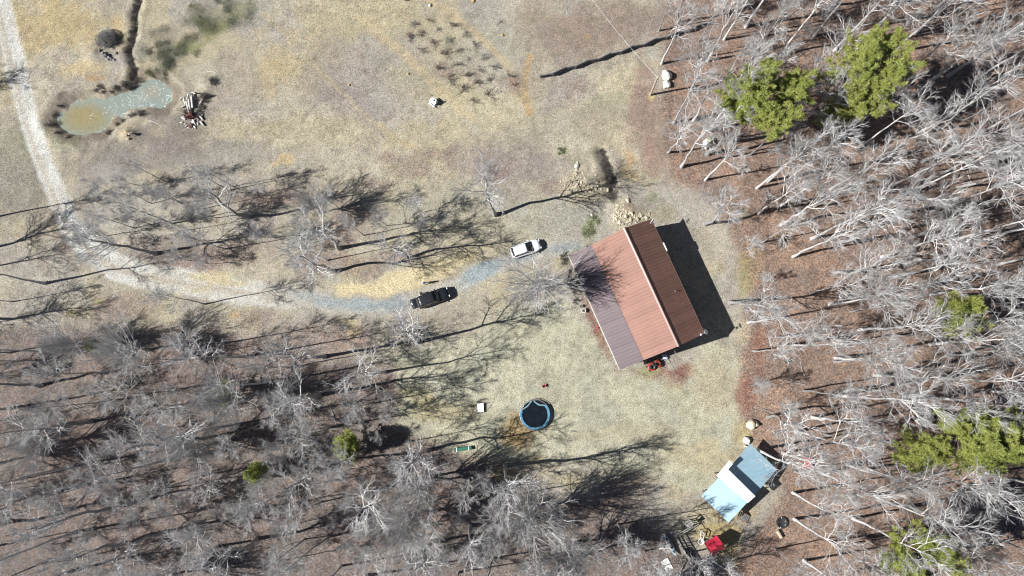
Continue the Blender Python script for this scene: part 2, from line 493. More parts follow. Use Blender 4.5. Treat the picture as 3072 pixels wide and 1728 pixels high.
def ground_colour(X, Y, px, py):
    n_lo = fbm(X, Y, 11, 11, 4); n_mid = fbm(X, Y, 3.2, 21, 4); n_hi = fbm(X, Y, 1.0, 31, 3, .7)
    nz = (n_mid - .5) * 60 + (n_hi - .5) * 34
    C = np.empty(X.shape + (3,)); leaf = np.full(X.shape, .25)
    def lay(mask, col):
        nonlocal C
        C = C * (1 - mask[..., None]) + np.array(srgb(*col)) * mask[..., None]
    C[:] = srgb(194, 185, 164)
    lay(smooth(.42, .62, n_lo), (182, 175, 164))
    lay(smooth(.5, .68, fbm(X, Y, 7, 51, 4)) * .8, (194, 182, 152))
    lay(smooth(.56, .7, fbm(X, Y, 5, 61, 4)) * .6, (172, 162, 152))
    def blob(cx, cy, rx, ry, col, s=1.0, rot=0.0, soft=.55, lf=None):
        nonlocal leaf
        a = math.radians(rot); dx, dy = px - cx, py - cy
        u = (dx * math.cos(a) + dy * math.sin(a)) / rx; v = (-dx * math.sin(a) + dy * math.cos(a)) / ry
        r = np.sqrt(u * u + v * v) + (n_mid - .5) * 1.3 + (n_hi - .5) * .7
        m = (1 - smooth(1 - soft, 1 + soft * .6, r)) * s
        lay(m, col)
        if lf is not None: leaf = leaf * (1 - m) + lf * m
    # the field
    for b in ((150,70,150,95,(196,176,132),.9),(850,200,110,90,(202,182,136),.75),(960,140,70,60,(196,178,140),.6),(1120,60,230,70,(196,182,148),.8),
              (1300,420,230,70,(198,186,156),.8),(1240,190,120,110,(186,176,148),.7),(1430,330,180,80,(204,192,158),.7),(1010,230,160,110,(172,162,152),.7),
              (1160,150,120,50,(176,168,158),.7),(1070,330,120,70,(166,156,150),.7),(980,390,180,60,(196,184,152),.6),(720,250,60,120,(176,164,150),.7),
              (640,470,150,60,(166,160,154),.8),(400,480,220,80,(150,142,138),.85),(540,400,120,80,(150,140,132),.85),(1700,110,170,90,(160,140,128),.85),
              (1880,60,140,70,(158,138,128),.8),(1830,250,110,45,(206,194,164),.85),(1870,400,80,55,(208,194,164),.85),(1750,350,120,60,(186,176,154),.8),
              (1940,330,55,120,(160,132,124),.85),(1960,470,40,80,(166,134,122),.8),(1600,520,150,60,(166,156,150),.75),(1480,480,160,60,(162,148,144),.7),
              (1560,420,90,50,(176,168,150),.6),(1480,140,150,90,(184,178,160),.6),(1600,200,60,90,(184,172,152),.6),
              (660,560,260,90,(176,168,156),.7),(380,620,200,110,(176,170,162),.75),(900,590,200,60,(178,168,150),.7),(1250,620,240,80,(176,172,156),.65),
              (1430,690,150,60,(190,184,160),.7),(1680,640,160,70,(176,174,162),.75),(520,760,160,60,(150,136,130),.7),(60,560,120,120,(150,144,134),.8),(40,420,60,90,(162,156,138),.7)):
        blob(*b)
    # gold ruts beside the fruit rows
    for pts, wd, col in (([(1270, -10), (1420, 90), (1520, 190), (1560, 300)], 12, (204, 184, 146)), ([(1090, 60), (1200, 150), (1310, 260), (1420, 360)], 14, (202, 184, 148)),
                         ([(1590, 170), (1570, 260), (1590, 340)], 9, (202, 168, 112)), ([(790, 40), (1050, 300), (1180, 420), (1240, 440)], 5, (196, 180, 146)), ([(1140, 370), (1190, 420), (1240, 440)], 8, (206, 188, 148))):
        r = line_d(px, py, pts) / wd + (n_mid - .5) * 1.5
        lay((1 - smooth(.5, 1.3, r)) * .75, col)
    # leaf litter drifts
    pink = (158, 136, 128)
    for b in ((1250,500,90,40),(1130,560,60,26),(1290,460,60,26),(860,590,46,26),(1170,470,40,20),(820,600,200,26),(1060,640,60,40),(1020,690,90,40),(1080,800,110,40),(930,800,70,36),(960,760,60,34),
              (1180,770,80,26),(700,760,120,40),(900,1015,150,58),(1020,1040,80,50),(780,950,60,34),(310,760,60,46),(330,930,60,40),(400,920,80,40),(200,720,40,60),(170,640,24,60),(560,800,110,24),(1560,1400,130,30),
              (1270,1140,90,60),(1150,1280,70,60),(1790,1520,120,30),(1480,1180,30,20),(1860,1480,80,50),(1640,560,50,30),(1500,520,60,30),(1530,250,60,30),(1340,210,40,26),(1730,260,60,40)):
        blob(*b, pink, .62, 0, .6, .8)
    rust = (150, 100, 86)
    for b in ((1985,1130,70,40),(1900,1120,60,20),(2020,1180,60,30),(2060,1110,40,26),(1780,960,14,90,),(1810,1040,14,80)):
        blob(*b[:4], rust, .8, (-24 if b[2] < 20 else 0), .6, .9)
    # woods floor
    mR = smooth(-26, 26, poly_sd(px, py, WOODS_R) + nz * .8)
    mL = smooth(-40, 30, poly_sd(px, py, WOODS_L) + nz * 1.1)
    wr = np.empty_like(C); wr[:] = srgb(160, 134, 120)
    q = smooth(.4, .62, fbm(X, Y, 4, 71, 4))[..., None]; wr = wr * (1 - q) + np.array(srgb(176, 146, 128)) * q
    q = smooth(.5, .66, fbm(X, Y, 2.6, 81, 4))[..., None] * .7; wr = wr * (1 - q) + np.array(srgb(150, 130, 121)) * q
    wl = np.empty_like(C); wl[:] = srgb(142, 130, 124)
    q = smooth(.42, .62, fbm(X, Y, 5, 91, 4))[..., None]; wl = wl * (1 - q) + np.array(srgb(152, 134, 128)) * q
    q = smooth(.5, .68, fbm(X, Y, 2.8, 95, 4))[..., None] * .7; wl = wl * (1 - q) + np.array(srgb(140, 130, 125)) * q
    C = C * (1 - mL[..., None]) + wl * mL[..., None]
    C = C * (1 - mR[..., None]) + wr * mR[..., None]
    leaf = np.maximum(leaf, np.maximum(mL * .9, mR))
    # lawn
    ml = smooth(-30, 24, poly_sd(px, py, LAWN) + nz * .7)
    lw = np.empty_like(C); lw[:] = srgb(208, 204, 178)
    q = smooth(.45, .65, fbm(X, Y, 3.5, 101, 4))[..., None]; lw = lw * (1 - q) + np.array(srgb(198, 196, 174)) * q
    q = smooth(.55, .7, fbm(X, Y, 2.0, 103, 4))[..., None] * .5; lw = lw * (1 - q) + np.array(srgb(180, 176, 150)) * q
    C = C * (1 - ml[..., None]) + lw * ml[..., None]; leaf = leaf * (1 - ml) + .12 * ml
    for b in ((1880,1300,190,34,(196,186,158),.6),(2140,1150,60,90,(196,180,150),.6),(2120,1380,110,50,(198,184,150),.7),(2180,1530,80,40,(196,176,124),.75),(2150,1600,60,40,(196,174,110),.8),(2200,1650,30,60,(190,170,112),.7),
              (2220,1300,30,30,(196,180,126),.7),(2130,1350,60,30,(212,198,160),.7),(2250,800,40,70,(180,152,118),.6),(2240,1180,26,60,(166,120,104),.85),(2230,1000,20,40,(200,186,158),.6),
              (2280,1050,24,80,(170,124,104),.7),(1330,1230,110,40,(200,186,140),.7),(1250,1180,60,26,(202,190,130),.5),(1500,1420,80,18,(178,156,116),.5),(1700,1440,60,26,(178,164,112),.5)):
        blob(*b)
    tuft = fbm(X, Y, 1.4, 121, 4, .65)
    C *= (.80 + .40 * tuft)[..., None]
    lay(smooth(.60, .70, fbm(X, Y, .95, 131, 3, .6)) * .38 * (1 - mR) * (1 - mL), (146, 136, 118))
    # bare clay
    for b in ((1545,1285,52,52,(196,152,76),.9),(1560,1330,46,36,(190,148,76),.85),(1500,1290,20,30,(196,166,110),.6),(1610,1380,30,22,(190,164,110),.6),(245,205,80,22,(216,188,130),.85),(288,236,30,12,(210,160,96),.9),(200,225,30,20,(206,184,140),.7),
              (350,70,24,24,(214,184,122),.85),(360,120,20,30,(214,188,132),.7),(1890,478,14,26,(206,158,98),.8),(1880,520,16,22,(216,180,118),.8),(1905,530,12,14,(206,166,110),.8),(1755,560,70,55,(198,184,152),.75),(1860,640,40,55,(210,198,166),.8),
              (1930,650,40,26,(206,196,166),.75),(1890,625,26,30,(158,132,116),.8),(382,405,20,14,(220,194,146),.8),(860,478,28,15,(226,194,128),.85),(830,492,14,8,(224,190,124),.8),(1955,290,14,12,(216,196,120),.9),(1953,297,8,12,(214,184,90),.8),
              (1760,110,10,6,(200,160,100),.6),(705,946,16,12,(178,136,74),.7),(1040,955,40,16,(204,180,130),.7),(1060,990,18,26,(200,176,124),.6),(1500,850,40,20,(196,180,140),.6),(2020,1165,30,10,(200,184,132),.5)):
        blob(*b[:4], tuple(.6 * u_ + .4 * v_ for u_, v_ in zip(b[4], (196, 182, 156))), b[5] * .9)
    # green
    for b in ((690,45,110,34,(138,140,102),.75,-30),(650,90,60,26,(150,150,104),.7,-30),(565,140,40,20,(138,148,84),.6,0),(1765,690,26,30,(132,148,84),.7,0),(1780,660,30,16,(140,150,100),.6,0),(1960,590,20,20,(140,150,110),.6,0),(1690,450,20,14,(140,160,100),.6,0),
              (1350,125,14,20,(146,150,112),.6,0),(1830,300,60,30,(166,164,134),.5,0),(90,420,40,70,(150,150,116),.6,-20),(200,425,60,30,(160,160,126),.5,0),(1750,470,60,26,(158,154,128),.5,0),(300,905,14,8,(176,172,110),.6,0),(215,940,16,10,(180,174,100),.6,0),
              (1940,1110,36,16,(176,178,132),.8,0),(2230,830,26,60,(176,166,116),.6,0),(2230,640,30,20,(164,160,124),.5,0),(1990,640,40,26,(168,160,130),.6,0)):
        blob(*b)
    # dark pond margin and ditch
    sdp = poly_sd(px, py, POND)
    lay((1 - smooth(2, 20, np.abs(sdp + 5) + (n_mid - .5) * 34)) * .6, (112, 98, 88))
    dd = line_d(px, py, DITCH)
    lay((1 - smooth(1, 9, dd + (n_mid - .5) * 14)) * .75, (100, 86, 74))
    lay((1 - smooth(3, 16, line_d(px, py, [(1800, 455), (1822, 500), (1832, 545), (1850, 590)]) + (n_mid - .5) * 16)) * .5, (120, 108, 96))
    # lane, drive
    r = line_d(px, py, ROAD, ROADW) + (n_mid - .5) * .55 + (n_hi - .5) * .25
    mr = (1 - smooth(.55, 1.15, r))
    late = smooth(300, 520, px)
    lay(np.minimum(mr * 1.4, 1), (222, 221, 216))
    lay(mr * smooth(.45, .62, fbm(X, Y, 2.4, 111, 4)) * .5, (200, 194, 182))
    lay(mr * late * .35, (208, 200, 182))
    rr = line_d(px, py, [(p[0] - 12, p[1]) for p in ROAD])
    lay((1 - smooth(2, 9, np.abs(rr - 2) + (n_mid - .5) * 8)) * mr * .5, (188, 172, 150))
    blob(640, 830, 60, 14, (214, 196, 150), .7); blob(700, 850, 60, 12, (212, 192, 140), .6); blob(590, 870, 40, 10, (214, 200, 150), .5)
    r2 = line_d(px, py, DRIVE, DRIVEW) + (n_mid - .5) * .7 + (n_hi - .5) * .3
    md = (1 - smooth(.5, 1.2, r2))
    lay(md * .85, (190, 184, 172))
    for off_ in (-13, 13):
        ru = line_d(px, py, [(q_[0], q_[1] + off_) for q_ in DRIVE])
        lay((1 - smooth(3, 9, ru + (n_mid - .5) * 12)) * .5, (206, 204, 198))
    TAN = [(1000,850),(1060,848),(1110,842),(1160,818),(1240,808),(1330,775),(1400,748),(1450,745),(1420,790),(1350,822),(1290,852),(1220,880),(1130,895),(1010,885)]
    lay(smooth(-8, 14, poly_sd(px, py, TAN) + nz * .5) * .95, (230, 212, 168))
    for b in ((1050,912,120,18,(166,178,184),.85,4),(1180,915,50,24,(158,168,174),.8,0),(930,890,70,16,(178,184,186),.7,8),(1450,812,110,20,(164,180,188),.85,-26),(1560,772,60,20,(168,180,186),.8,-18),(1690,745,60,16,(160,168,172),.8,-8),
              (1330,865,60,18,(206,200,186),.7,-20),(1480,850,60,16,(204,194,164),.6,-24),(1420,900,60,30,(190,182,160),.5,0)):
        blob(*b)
    lum = (C * np.array([.3, .55, .15])).sum(-1, keepdims=True)
    C = (lum + (C - lum) * (.88 + .0 * mR[..., None])) * (1.09 - .08 * np.maximum(mR, np.maximum(mL, ml)) - .04 * np.maximum(mr, md))[..., None]
    return C, np.clip(leaf, 0, 1), mr, md

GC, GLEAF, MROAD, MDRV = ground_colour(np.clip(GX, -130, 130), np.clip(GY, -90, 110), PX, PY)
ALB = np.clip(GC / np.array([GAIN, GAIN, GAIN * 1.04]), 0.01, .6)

def ground_material(name):
    m = bpy.data.materials.new(name); m.use_nodes = True
    n = m.node_tree.nodes; l = m.node_tree.links
    b = n['Principled BSDF']; b.inputs['Roughness'].default_value = .95; b.inputs['Specular IOR Level'].default_value = .15
    at_ = n.new('ShaderNodeAttribute'); at_.attribute_name = 'ground_type'
    tc = n.new('ShaderNodeTexCoord')
    def noise(scale, det=4, ro=.65):
        q = n.new('ShaderNodeTexNoise'); q.inputs['Scale'].default_value = scale; q.inputs['Detail'].default_value = det; q.inputs['Roughness'].default_value = ro
        l.new(tc.outputs['Object'], q.inputs['Vector']); return q.outputs[0]
    def rng_(src, a, b_, c, d_):
        q = n.new('ShaderNodeMapRange'); q.inputs[1].default_value = a; q.inputs[2].default_value = b_; q.inputs[3].default_value = c; q.inputs[4].default_value = d_
        l.new(src, q.inputs[0]); return q.outputs[0]
    def math_(op, a, b_):
        q = n.new('ShaderNodeMath'); q.operation = op
        for i, s in enumerate((a, b_)):
            if isinstance(s, (int, float)): q.inputs[i].default_value = s
            else: l.new(s, q.inputs[i])
        return q.outputs[0]
    grain = rng_(noise(5.5, 4, .8), .3, .7, .40, 1.60)
    fine = rng_(noise(1.1, 3, .6), .3, .7, .88, 1.12)
    vor = n.new('ShaderNodeTexVoronoi'); vor.inputs['Scale'].default_value = 6.5; vor.inputs['Randomness'].default_value = 1
    l.new(tc.outputs['Object'], vor.inputs['Vector'])
    sep = n.new('ShaderNodeSeparateColor'); l.new(vor.outputs['Color'], sep.inputs[0])
    cell = rng_(sep.outputs[0], 0, 1, .55, 1.45)
    leafy = math_('ADD', math_('MULTIPLY', at_.outputs['Alpha'], math_('SUBTRACT', cell, 1.0)), 1.0)
    tot = math_('MULTIPLY', math_('MULTIPLY', grain, fine), leafy)
    cb = n.new('ShaderNodeCombineColor')
    hue = math_('MULTIPLY', at_.outputs['Alpha'], rng_(sep.outputs[1], 0, 1, -.16, .16))
    l.new(math_('MULTIPLY', tot, math_('ADD', 1.0, hue)), cb.inputs[0]); l.new(tot, cb.inputs[1]); l.new(math_('MULTIPLY', tot, math_('SUBTRACT', 1.0, hue)), cb.inputs[2])
    mx = n.new('ShaderNodeMix'); mx.data_type = 'RGBA'; mx.blend_type = 'MULTIPLY'; mx.inputs[0].default_value = 1
    l.new(at_.outputs['Color'], mx.inputs[6]); l.new(cb.outputs[0], mx.inputs[7]); l.new(mx.outputs[2], b.inputs['Base Color'])
    bp = n.new('ShaderNodeBump'); bp.inputs['Strength'].default_value = .55; bp.inputs['Distance'].default_value = .12
    l.new(noise(3.2, 6, .75), bp.inputs['Height']); l.new(bp.outputs[0], b.inputs['Normal'])
    return m
M['ground'] = ground_material('ground_soil_grass_litter')

ny, nx = GX.shape
I = np.arange(nx * ny).reshape(ny, nx)
quads = np.stack([I[:-1, :-1], I[:-1, 1:], I[1:, 1:], I[1:, :-1]], -1).reshape(-1, 4)
fr = (MROAD[:-1, :-1] + MROAD[1:, 1:]).ravel() / 2 > .5
fd = ((MDRV[:-1, :-1] + MDRV[1:, 1:]).ravel() / 2 > .5) & ~fr
GV = np.stack([GX, GY, GZ], -1).reshape(-1, 3)
GCOL = np.concatenate([ALB, GLEAF[..., None]], -1).reshape(-1, 4).astype(np.float32)
def ground_piece(name, sel):
    q = quads[sel]
    used, inv = np.unique(q, return_inverse=True)
    me = mesh_np(name, GV[used], [inv.reshape(-1, 4)], True)
    a = me.color_attributes.new('ground_type', 'FLOAT_COLOR', 'POINT')
    a.data.foreach_set('color', GCOL[used].ravel())
    me.materials.append(M['ground'])
    return tag(link(name, me), kind='structure')
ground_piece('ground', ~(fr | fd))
ground_piece('gravel_lane', fr)
ground_piece('driveway', fd)

# ------------------------------------------------------------------ pond
WZ = -0.42
pc = [g(*p) for p in POND]
bx = (min(p.x for p in pc) - 2, max(p.x for p in pc) + 2); by = (min(p.y for p in pc) - 2, max(p.y for p in pc) + 2)
wx, wy = np.meshgrid(np.arange(*bx, .3), np.arange(*by, .3))
wpx, wpy = topx(wx, wy)
wsd = poly_sd(wpx, wpy, POND)
keep = wsd > -28
WI = np.arange(wx.size).reshape(wx.shape)
wq = np.stack([WI[:-1, :-1], WI[:-1, 1:], WI[1:, 1:], WI[1:, :-1]], -1).reshape(-1, 4)
wk = (keep[:-1, :-1] & keep[1:, 1:] & keep[:-1, 1:] & keep[1:, :-1]).ravel()
used, inv = np.unique(wq[wk], return_inverse=True)
wn = fbm(wx, wy, 3, 201, 4); wn2 = fbm(wx, wy, 1.1, 211, 3)
wc = np.empty(wx.shape + (3,)); wc[:] = srgb(168, 178, 168)
def wl_(m, c):
    global wc
    wc = wc * (1 - m[..., None]) + np.array(srgb(*c)) * m[..., None]
e1 = np.sqrt(((wpx - 250) / 85) ** 2 + ((wpy - 350) / 52) ** 2) + (wn - .5) * .5
wl_((1 - smooth(.45, 1.35, e1)) * .9, (172, 164, 128))
wl_((1 - smooth(.3, .9, e1)) * smooth(.4, .6, wn) * .6, (180, 164, 116))
e2 = np.sqrt(((wpx - 452) / 26) ** 2 + ((wpy - 272) / 20) ** 2) + (wn - .5) * .7
wl_((1 - smooth(.5, 1.3, e2)) * .7, (184, 176, 152))
wl_((1 - smooth(2, 16, wsd + (wn - .5) * 14)) * .75, (164, 184, 180))
wl_(smooth(480, 520, wpx) * smooth(.35, .6, wn2) * .7, (190, 208, 202))
wl_((1 - smooth(.4, 1.2, np.hypot((wpx - 505) / 9, (wpy - 298) / 9))) * .7, (120, 172, 150))
me = mesh_np('pond_water', np.stack([wx, wy, np.full_like(wx, WZ)], -1).reshape(-1, 3)[used], [inv.reshape(-1, 4)], True)
a = me.color_attributes.new('water_tint', 'FLOAT_COLOR', 'POINT')
a.data.foreach_set('color', np.concatenate([wc / GAIN, np.ones(wx.shape + (1,))], -1).reshape(-1, 4)[used].astype(np.float32).ravel())
mw = bpy.data.materials.new('murky_pond_water'); mw.use_nodes = True
n = mw.node_tree.nodes; l = mw.node_tree.links; b = n['Principled BSDF']
q = n.new('ShaderNodeAttribute'); q.attribute_name = 'water_tint'
b.inputs['Roughness'].default_value = .12; b.inputs['IOR'].default_value = 1.33
tc = n.new('ShaderNodeTexCoord'); nz = n.new('ShaderNodeTexNoise'); nz.inputs['Scale'].default_value = 2.2; nz.inputs['Detail'].default_value = 6; nz.inputs['Roughness'].default_value = .7
l.new(tc.outputs['Object'], nz.inputs['Vector'])
mr_ = n.new('ShaderNodeMapRange'); mr_.inputs[1].default_value = .3; mr_.inputs[2].default_value = .7; mr_.inputs[3].default_value = .84; mr_.inputs[4].default_value = 1.16
l.new(nz.outputs[0], mr_.inputs[0])
cb = n.new('ShaderNodeCombineColor')
for i in range(3): l.new(mr_.outputs[0], cb.inputs[i])
mx = n.new('ShaderNodeMix'); mx.data_type = 'RGBA'; mx.blend_type = 'MULTIPLY'; mx.inputs[0].default_value = 1
l.new(q.outputs['Color'], mx.inputs[6]); l.new(cb.outputs[0], mx.inputs[7]); l.new(mx.outputs[2], b.inputs['Base Color'])
bp = n.new('ShaderNodeBump'); bp.inputs['Strength'].default_value = .12; bp.inputs['Distance'].default_value = .05
nz2 = n.new('ShaderNodeTexNoise'); nz2.inputs['Scale'].default_value = 5; l.new(tc.outputs['Object'], nz2.inputs['Vector'])
l.new(nz2.outputs[0], bp.inputs['Height']); l.new(bp.outputs[0], b.inputs['Normal'])
me.materials.append(mw)
tag(link('pond_water', me), kind='structure')
# small white flakes on the water, put in as painted sun glints
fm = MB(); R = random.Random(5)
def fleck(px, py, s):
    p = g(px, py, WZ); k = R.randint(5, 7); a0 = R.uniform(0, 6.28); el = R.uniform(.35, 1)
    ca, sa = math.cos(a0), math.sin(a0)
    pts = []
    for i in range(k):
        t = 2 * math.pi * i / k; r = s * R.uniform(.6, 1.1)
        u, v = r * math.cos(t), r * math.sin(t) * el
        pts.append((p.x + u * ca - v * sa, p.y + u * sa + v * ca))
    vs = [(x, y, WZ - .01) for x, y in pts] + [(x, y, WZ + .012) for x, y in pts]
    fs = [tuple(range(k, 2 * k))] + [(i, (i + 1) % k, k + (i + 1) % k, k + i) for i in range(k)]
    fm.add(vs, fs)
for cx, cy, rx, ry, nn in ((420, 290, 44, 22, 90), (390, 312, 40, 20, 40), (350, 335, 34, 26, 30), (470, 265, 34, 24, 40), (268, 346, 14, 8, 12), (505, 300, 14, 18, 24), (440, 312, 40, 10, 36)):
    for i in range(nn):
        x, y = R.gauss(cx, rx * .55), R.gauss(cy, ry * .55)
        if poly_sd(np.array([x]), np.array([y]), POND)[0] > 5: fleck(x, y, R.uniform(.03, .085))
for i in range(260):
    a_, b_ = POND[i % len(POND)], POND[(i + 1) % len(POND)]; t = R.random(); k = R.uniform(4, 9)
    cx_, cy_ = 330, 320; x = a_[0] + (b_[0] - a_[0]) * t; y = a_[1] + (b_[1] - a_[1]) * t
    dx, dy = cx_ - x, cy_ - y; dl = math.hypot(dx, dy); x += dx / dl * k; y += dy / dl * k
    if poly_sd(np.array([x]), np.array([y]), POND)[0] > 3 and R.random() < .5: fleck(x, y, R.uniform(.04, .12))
tag(fm.build('glint_flecks', M['white_paint']), 'white flecks put in as sun glints over the murky pond', 'foam', kind='stuff')
# ------------------------------------------------------------------ trees
def perp_frame(D):
    ref = np.where(np.abs(D[:, 2:3]) < .9, np.array([[0, 0, 1.]]), np.array([[1., 0, 0]]))
    a = np.cross(D, ref); a /= np.linalg.norm(a, axis=1, keepdims=True)
    return a, np.cross(D, a)

def polyline(P0, D, L, m, crook, up, rg):
    n = len(P0); pts = np.empty((n, m + 1, 3)); pts[:, 0] = P0; d_ = D.copy()
    for i in range(m):
        d_ = d_ + rg.normal(0, crook, (n, 3)) + np.array([0, 0, up])
        d_ /= np.linalg.norm(d_, axis=1, keepdims=True)
        pts[:, i + 1] = pts[:, i] + d_ * (L / m)[:, None]
    return pts

def tubes(pts, rad, k, V, Fq, off):
    """pts (n, m, 3), rad (n, m)"""
    n, m, _ = pts.shape
    T = np.empty_like(pts); T[:, 1:-1] = pts[:, 2:] - pts[:, :-2]; T[:, 0] = pts[:, 1] - pts[:, 0]; T[:, -1] = pts[:, -1] - pts[:, -2]
    T /= np.linalg.norm(T, axis=2, keepdims=True) + 1e-9
    mean = pts[:, -1] - pts[:, 0]; mean /= np.linalg.norm(mean, axis=1, keepdims=True) + 1e-9
    a0, _ = perp_frame(mean)
    a = a0[:, None, :] - T * (T * a0[:, None, :]).sum(2, keepdims=True); a /= np.linalg.norm(a, axis=2, keepdims=True) + 1e-9
    b = np.cross(T, a)
    th = np.arange(k) * 2 * np.pi / k
    ring = pts[:, :, None, :] + (a[:, :, None, :] * np.cos(th)[None, None, :, None] + b[:, :, None, :] * np.sin(th)[None, None, :, None]) * rad[:, :, None, None]
    V.append(ring.reshape(-1, 3))
    idx = off + np.arange(n * m * k).reshape(n, m, k)
    j2 = np.roll(np.arange(k), -1)
    A = idx[:, :-1, :]; B = idx[:, :-1][:, :, j2]; Cc = idx[:, 1:][:, :, j2]; Dd = idx[:, 1:, :]
    Fq.append(np.stack([A, B, Cc, Dd], -1).reshape(-1, 4))
    return off + n * m * k

def children(pts, L, R0, nc, t0, t1, a_lo, a_hi, lfac, rg, lmin=.5, taper=.65):
    n, m, _ = pts.shape
    t = t0 + (t1 - t0) * ((np.arange(nc)[None, :] + rg.uniform(0, 1, (n, nc))) / nc)
    f = t * (m - 1); i0 = np.clip(f.astype(int), 0, m - 2); fr_ = (f - i0)[..., None]
    r = np.arange(n)[:, None]
    P = pts[r, i0] * (1 - fr_) + pts[r, i0 + 1] * fr_
    T = pts[r, i0 + 1] - pts[r, i0]; T /= np.linalg.norm(T, axis=2, keepdims=True)
    P = P.reshape(-1, 3); T = T.reshape(-1, 3)
    a, b = perp_frame(T)
    az = (np.arange(nc)[None, :] * 2.4 + rg.uniform(0, 6.28, (n, 1)) + rg.normal(0, .5, (n, nc))).reshape(-1)
    an = rg.uniform(a_lo, a_hi, len(az))
    D = T * np.cos(an)[:, None] + (a * np.cos(az)[:, None] + b * np.sin(az)[:, None]) * np.sin(an)[:, None]
    LL = (L[:, None] * lfac * (1 - lmin * t) * rg.uniform(.7, 1.25, (n, nc))).reshape(-1)
    RR = (R0[:, None] * (1 - taper * t) * .62).reshape(-1)
    return P, D, LL, RR

def bare_tree(seed, H, fork, tr, n1, a1, l1, crook, n2=6, n3=5, n4=5, up=.05, leader=True, tw=.011, tmax=.98, a2=(.35, .8), wob_k=1.0, lr=.35):
    rg = np.random.default_rng(seed)
    m = 10
    topH = H * (.9 if leader else min(fork + .14, .9))
    z = np.linspace(-.25, topH, m + 1)
    wob = np.cumsum(rg.normal(0, .013 * H * (1.4 if not leader else 1) * (crook / .2) * wob_k, (m + 1, 2)), 0); wob -= wob[0]; wob[:2] *= .3
    tp = np.concatenate([wob, z[:, None]], 1)[None]
    tt = np.linspace(0, 1, m + 1)
    trad = tr * (1 - (.82 if leader else .45) * tt); trad[0] *= 1.55; trad[1] *= 1.12
    V, Fq = [], []
    tubes(tp, trad[None], 8, V, Fq, 0)
    trunk = (np.concatenate(V), np.concatenate(Fq))
    V, Fq = [], []; off = 0
    L0 = np.array([H]); R0 = np.array([tr])
    t0 = fork * H / topH
    P, D, LL, RR = children(tp, L0 * l1, R0, n1, min(t0, .8), tmax, a1[0], a1[1], 1.0, rg, .55 if leader else .1, .8 if leader else .3)
    RR *= .95
    if not leader: RR = np.maximum(RR, tr * lr)
    p1 = polyline(P, D, LL, 7, crook, up, rg); s = np.linspace(0, 1, 8)
    off = tubes(p1, RR[:, None] * (1 - .72 * s), 5, V, Fq, off)
    P, D, L2, R2 = children(p1, LL, RR, n2, .25, .98, a2[0], a2[1], .60, rg)
    R2 = np.maximum(R2, tw * 2.6)
    p2 = polyline(P, D, L2, 5, crook * .95, up, rg); s = np.linspace(0, 1, 6)
    off = tubes(p2, R2[:, None] * (1 - .65 * s), 4, V, Fq, off)
    P, D, L3, R3 = children(p2, L2, R2, n3, .2, .99, .3, .75, .60, rg)
    R3 = np.maximum(R3, tw * 1.55)
    p3 = polyline(P, D, L3, 3, crook * .9, up, rg); s = np.linspace(0, 1, 4)
    off = tubes(p3, R3[:, None] * (1 - .45 * s), 3, V, Fq, off)
    P, D, L4, R4 = children(p3, L3, R3, n4, .2, 1.0, .25, .7, .75, rg)
    L4 = np.clip(L4, .4, 1.5)
    p4 = polyline(P, D, L4, 2, crook * .8, up, rg)
    off = tubes(p4, np.full((len(p4), 3), tw * .9) * np.array([1, .8, .4]), 3, V, Fq, off)
    nl_ = len(Fq[0]) + len(Fq[1])
    return trunk, (np.concatenate(V), np.concatenate(Fq), nl_)

KINDS = {}
def reg(kind, bark, twig, name, seeds, **kw):
    out = []
    for s in seeds:
        tr_, cr_ = bare_tree(s, **kw)
        a_ = mesh_np('trunk', tr_[0], [tr_[1]], True); a_.materials.append(M[bark])
        b_ = mesh_np('crown', cr_[0], [cr_[1]], True); b_.materials.append(M[twig.replace('twig', 'limb')]); b_.materials.append(M[twig])
        mi = np.zeros(len(b_.polygons), np.int32); mi[cr_[2]:] = 1; b_.polygons.foreach_set('material_index', mi)
        out.append((a_, b_))
    KINDS[kind] = (name, kw['H'], out)
reg('oak', 'bark_grey', 'twig_pale', 'bare_tree', (11, 12, 13, 14), H=18.5, fork=.42, tr=.26, n1=14, a1=(.45, 1.1), l1=.37, crook=.17, n2=7, n3=5, n4=3, tw=.0125, up=.05)
reg('tall', 'bark_pale', 'twig_pale', 'bare_tree', (21, 22, 23, 24, 25), H=23, fork=.54, tr=.19, n1=12, a1=(.35, .95), l1=.30, crook=.13, n2=6, n3=5, n4=4, up=.06, tw=.0125, wob_k=.3)
reg('bushy', 'bark_grey', 'twig_pale', 'bare_tree', (31, 32, 33), H=15.5, fork=.22, tr=.21, n1=32, a1=(.10, .95), l1=.44, crook=.055, n2=6, n3=5, n4=4, up=.035, leader=False, lr=.22, a2=(.25, .6))
reg('slim', 'bark_grey', 'twig_grey', 'bare_tree', (41, 42, 43, 44), H=17, fork=.48, tr=.11, n1=12, a1=(.35, .95), l1=.28, crook=.13, n2=6, n3=5, n4=3, wob_k=.4, up=.06, tw=.012)
reg('crooked', 'bark_pale', 'twig_pale', 'bare_tree', (51, 52, 53), H=21, fork=.52, tr=.21, n1=10, a1=(.4, 1.05), l1=.38, crook=.19, n2=6, n3=5, n4=4, tw=.0125, wob_k=.5, up=.05)
reg('sapling', 'bark_grey', 'twig_grey', 'bare_sapling', (61, 62, 63, 64), H=7, fork=.25, tr=.055, n1=12, a1=(.4, 1.0), l1=.36, crook=.14, n2=6, n3=4, n4=4, up=.06, tw=.009)
_first = {}
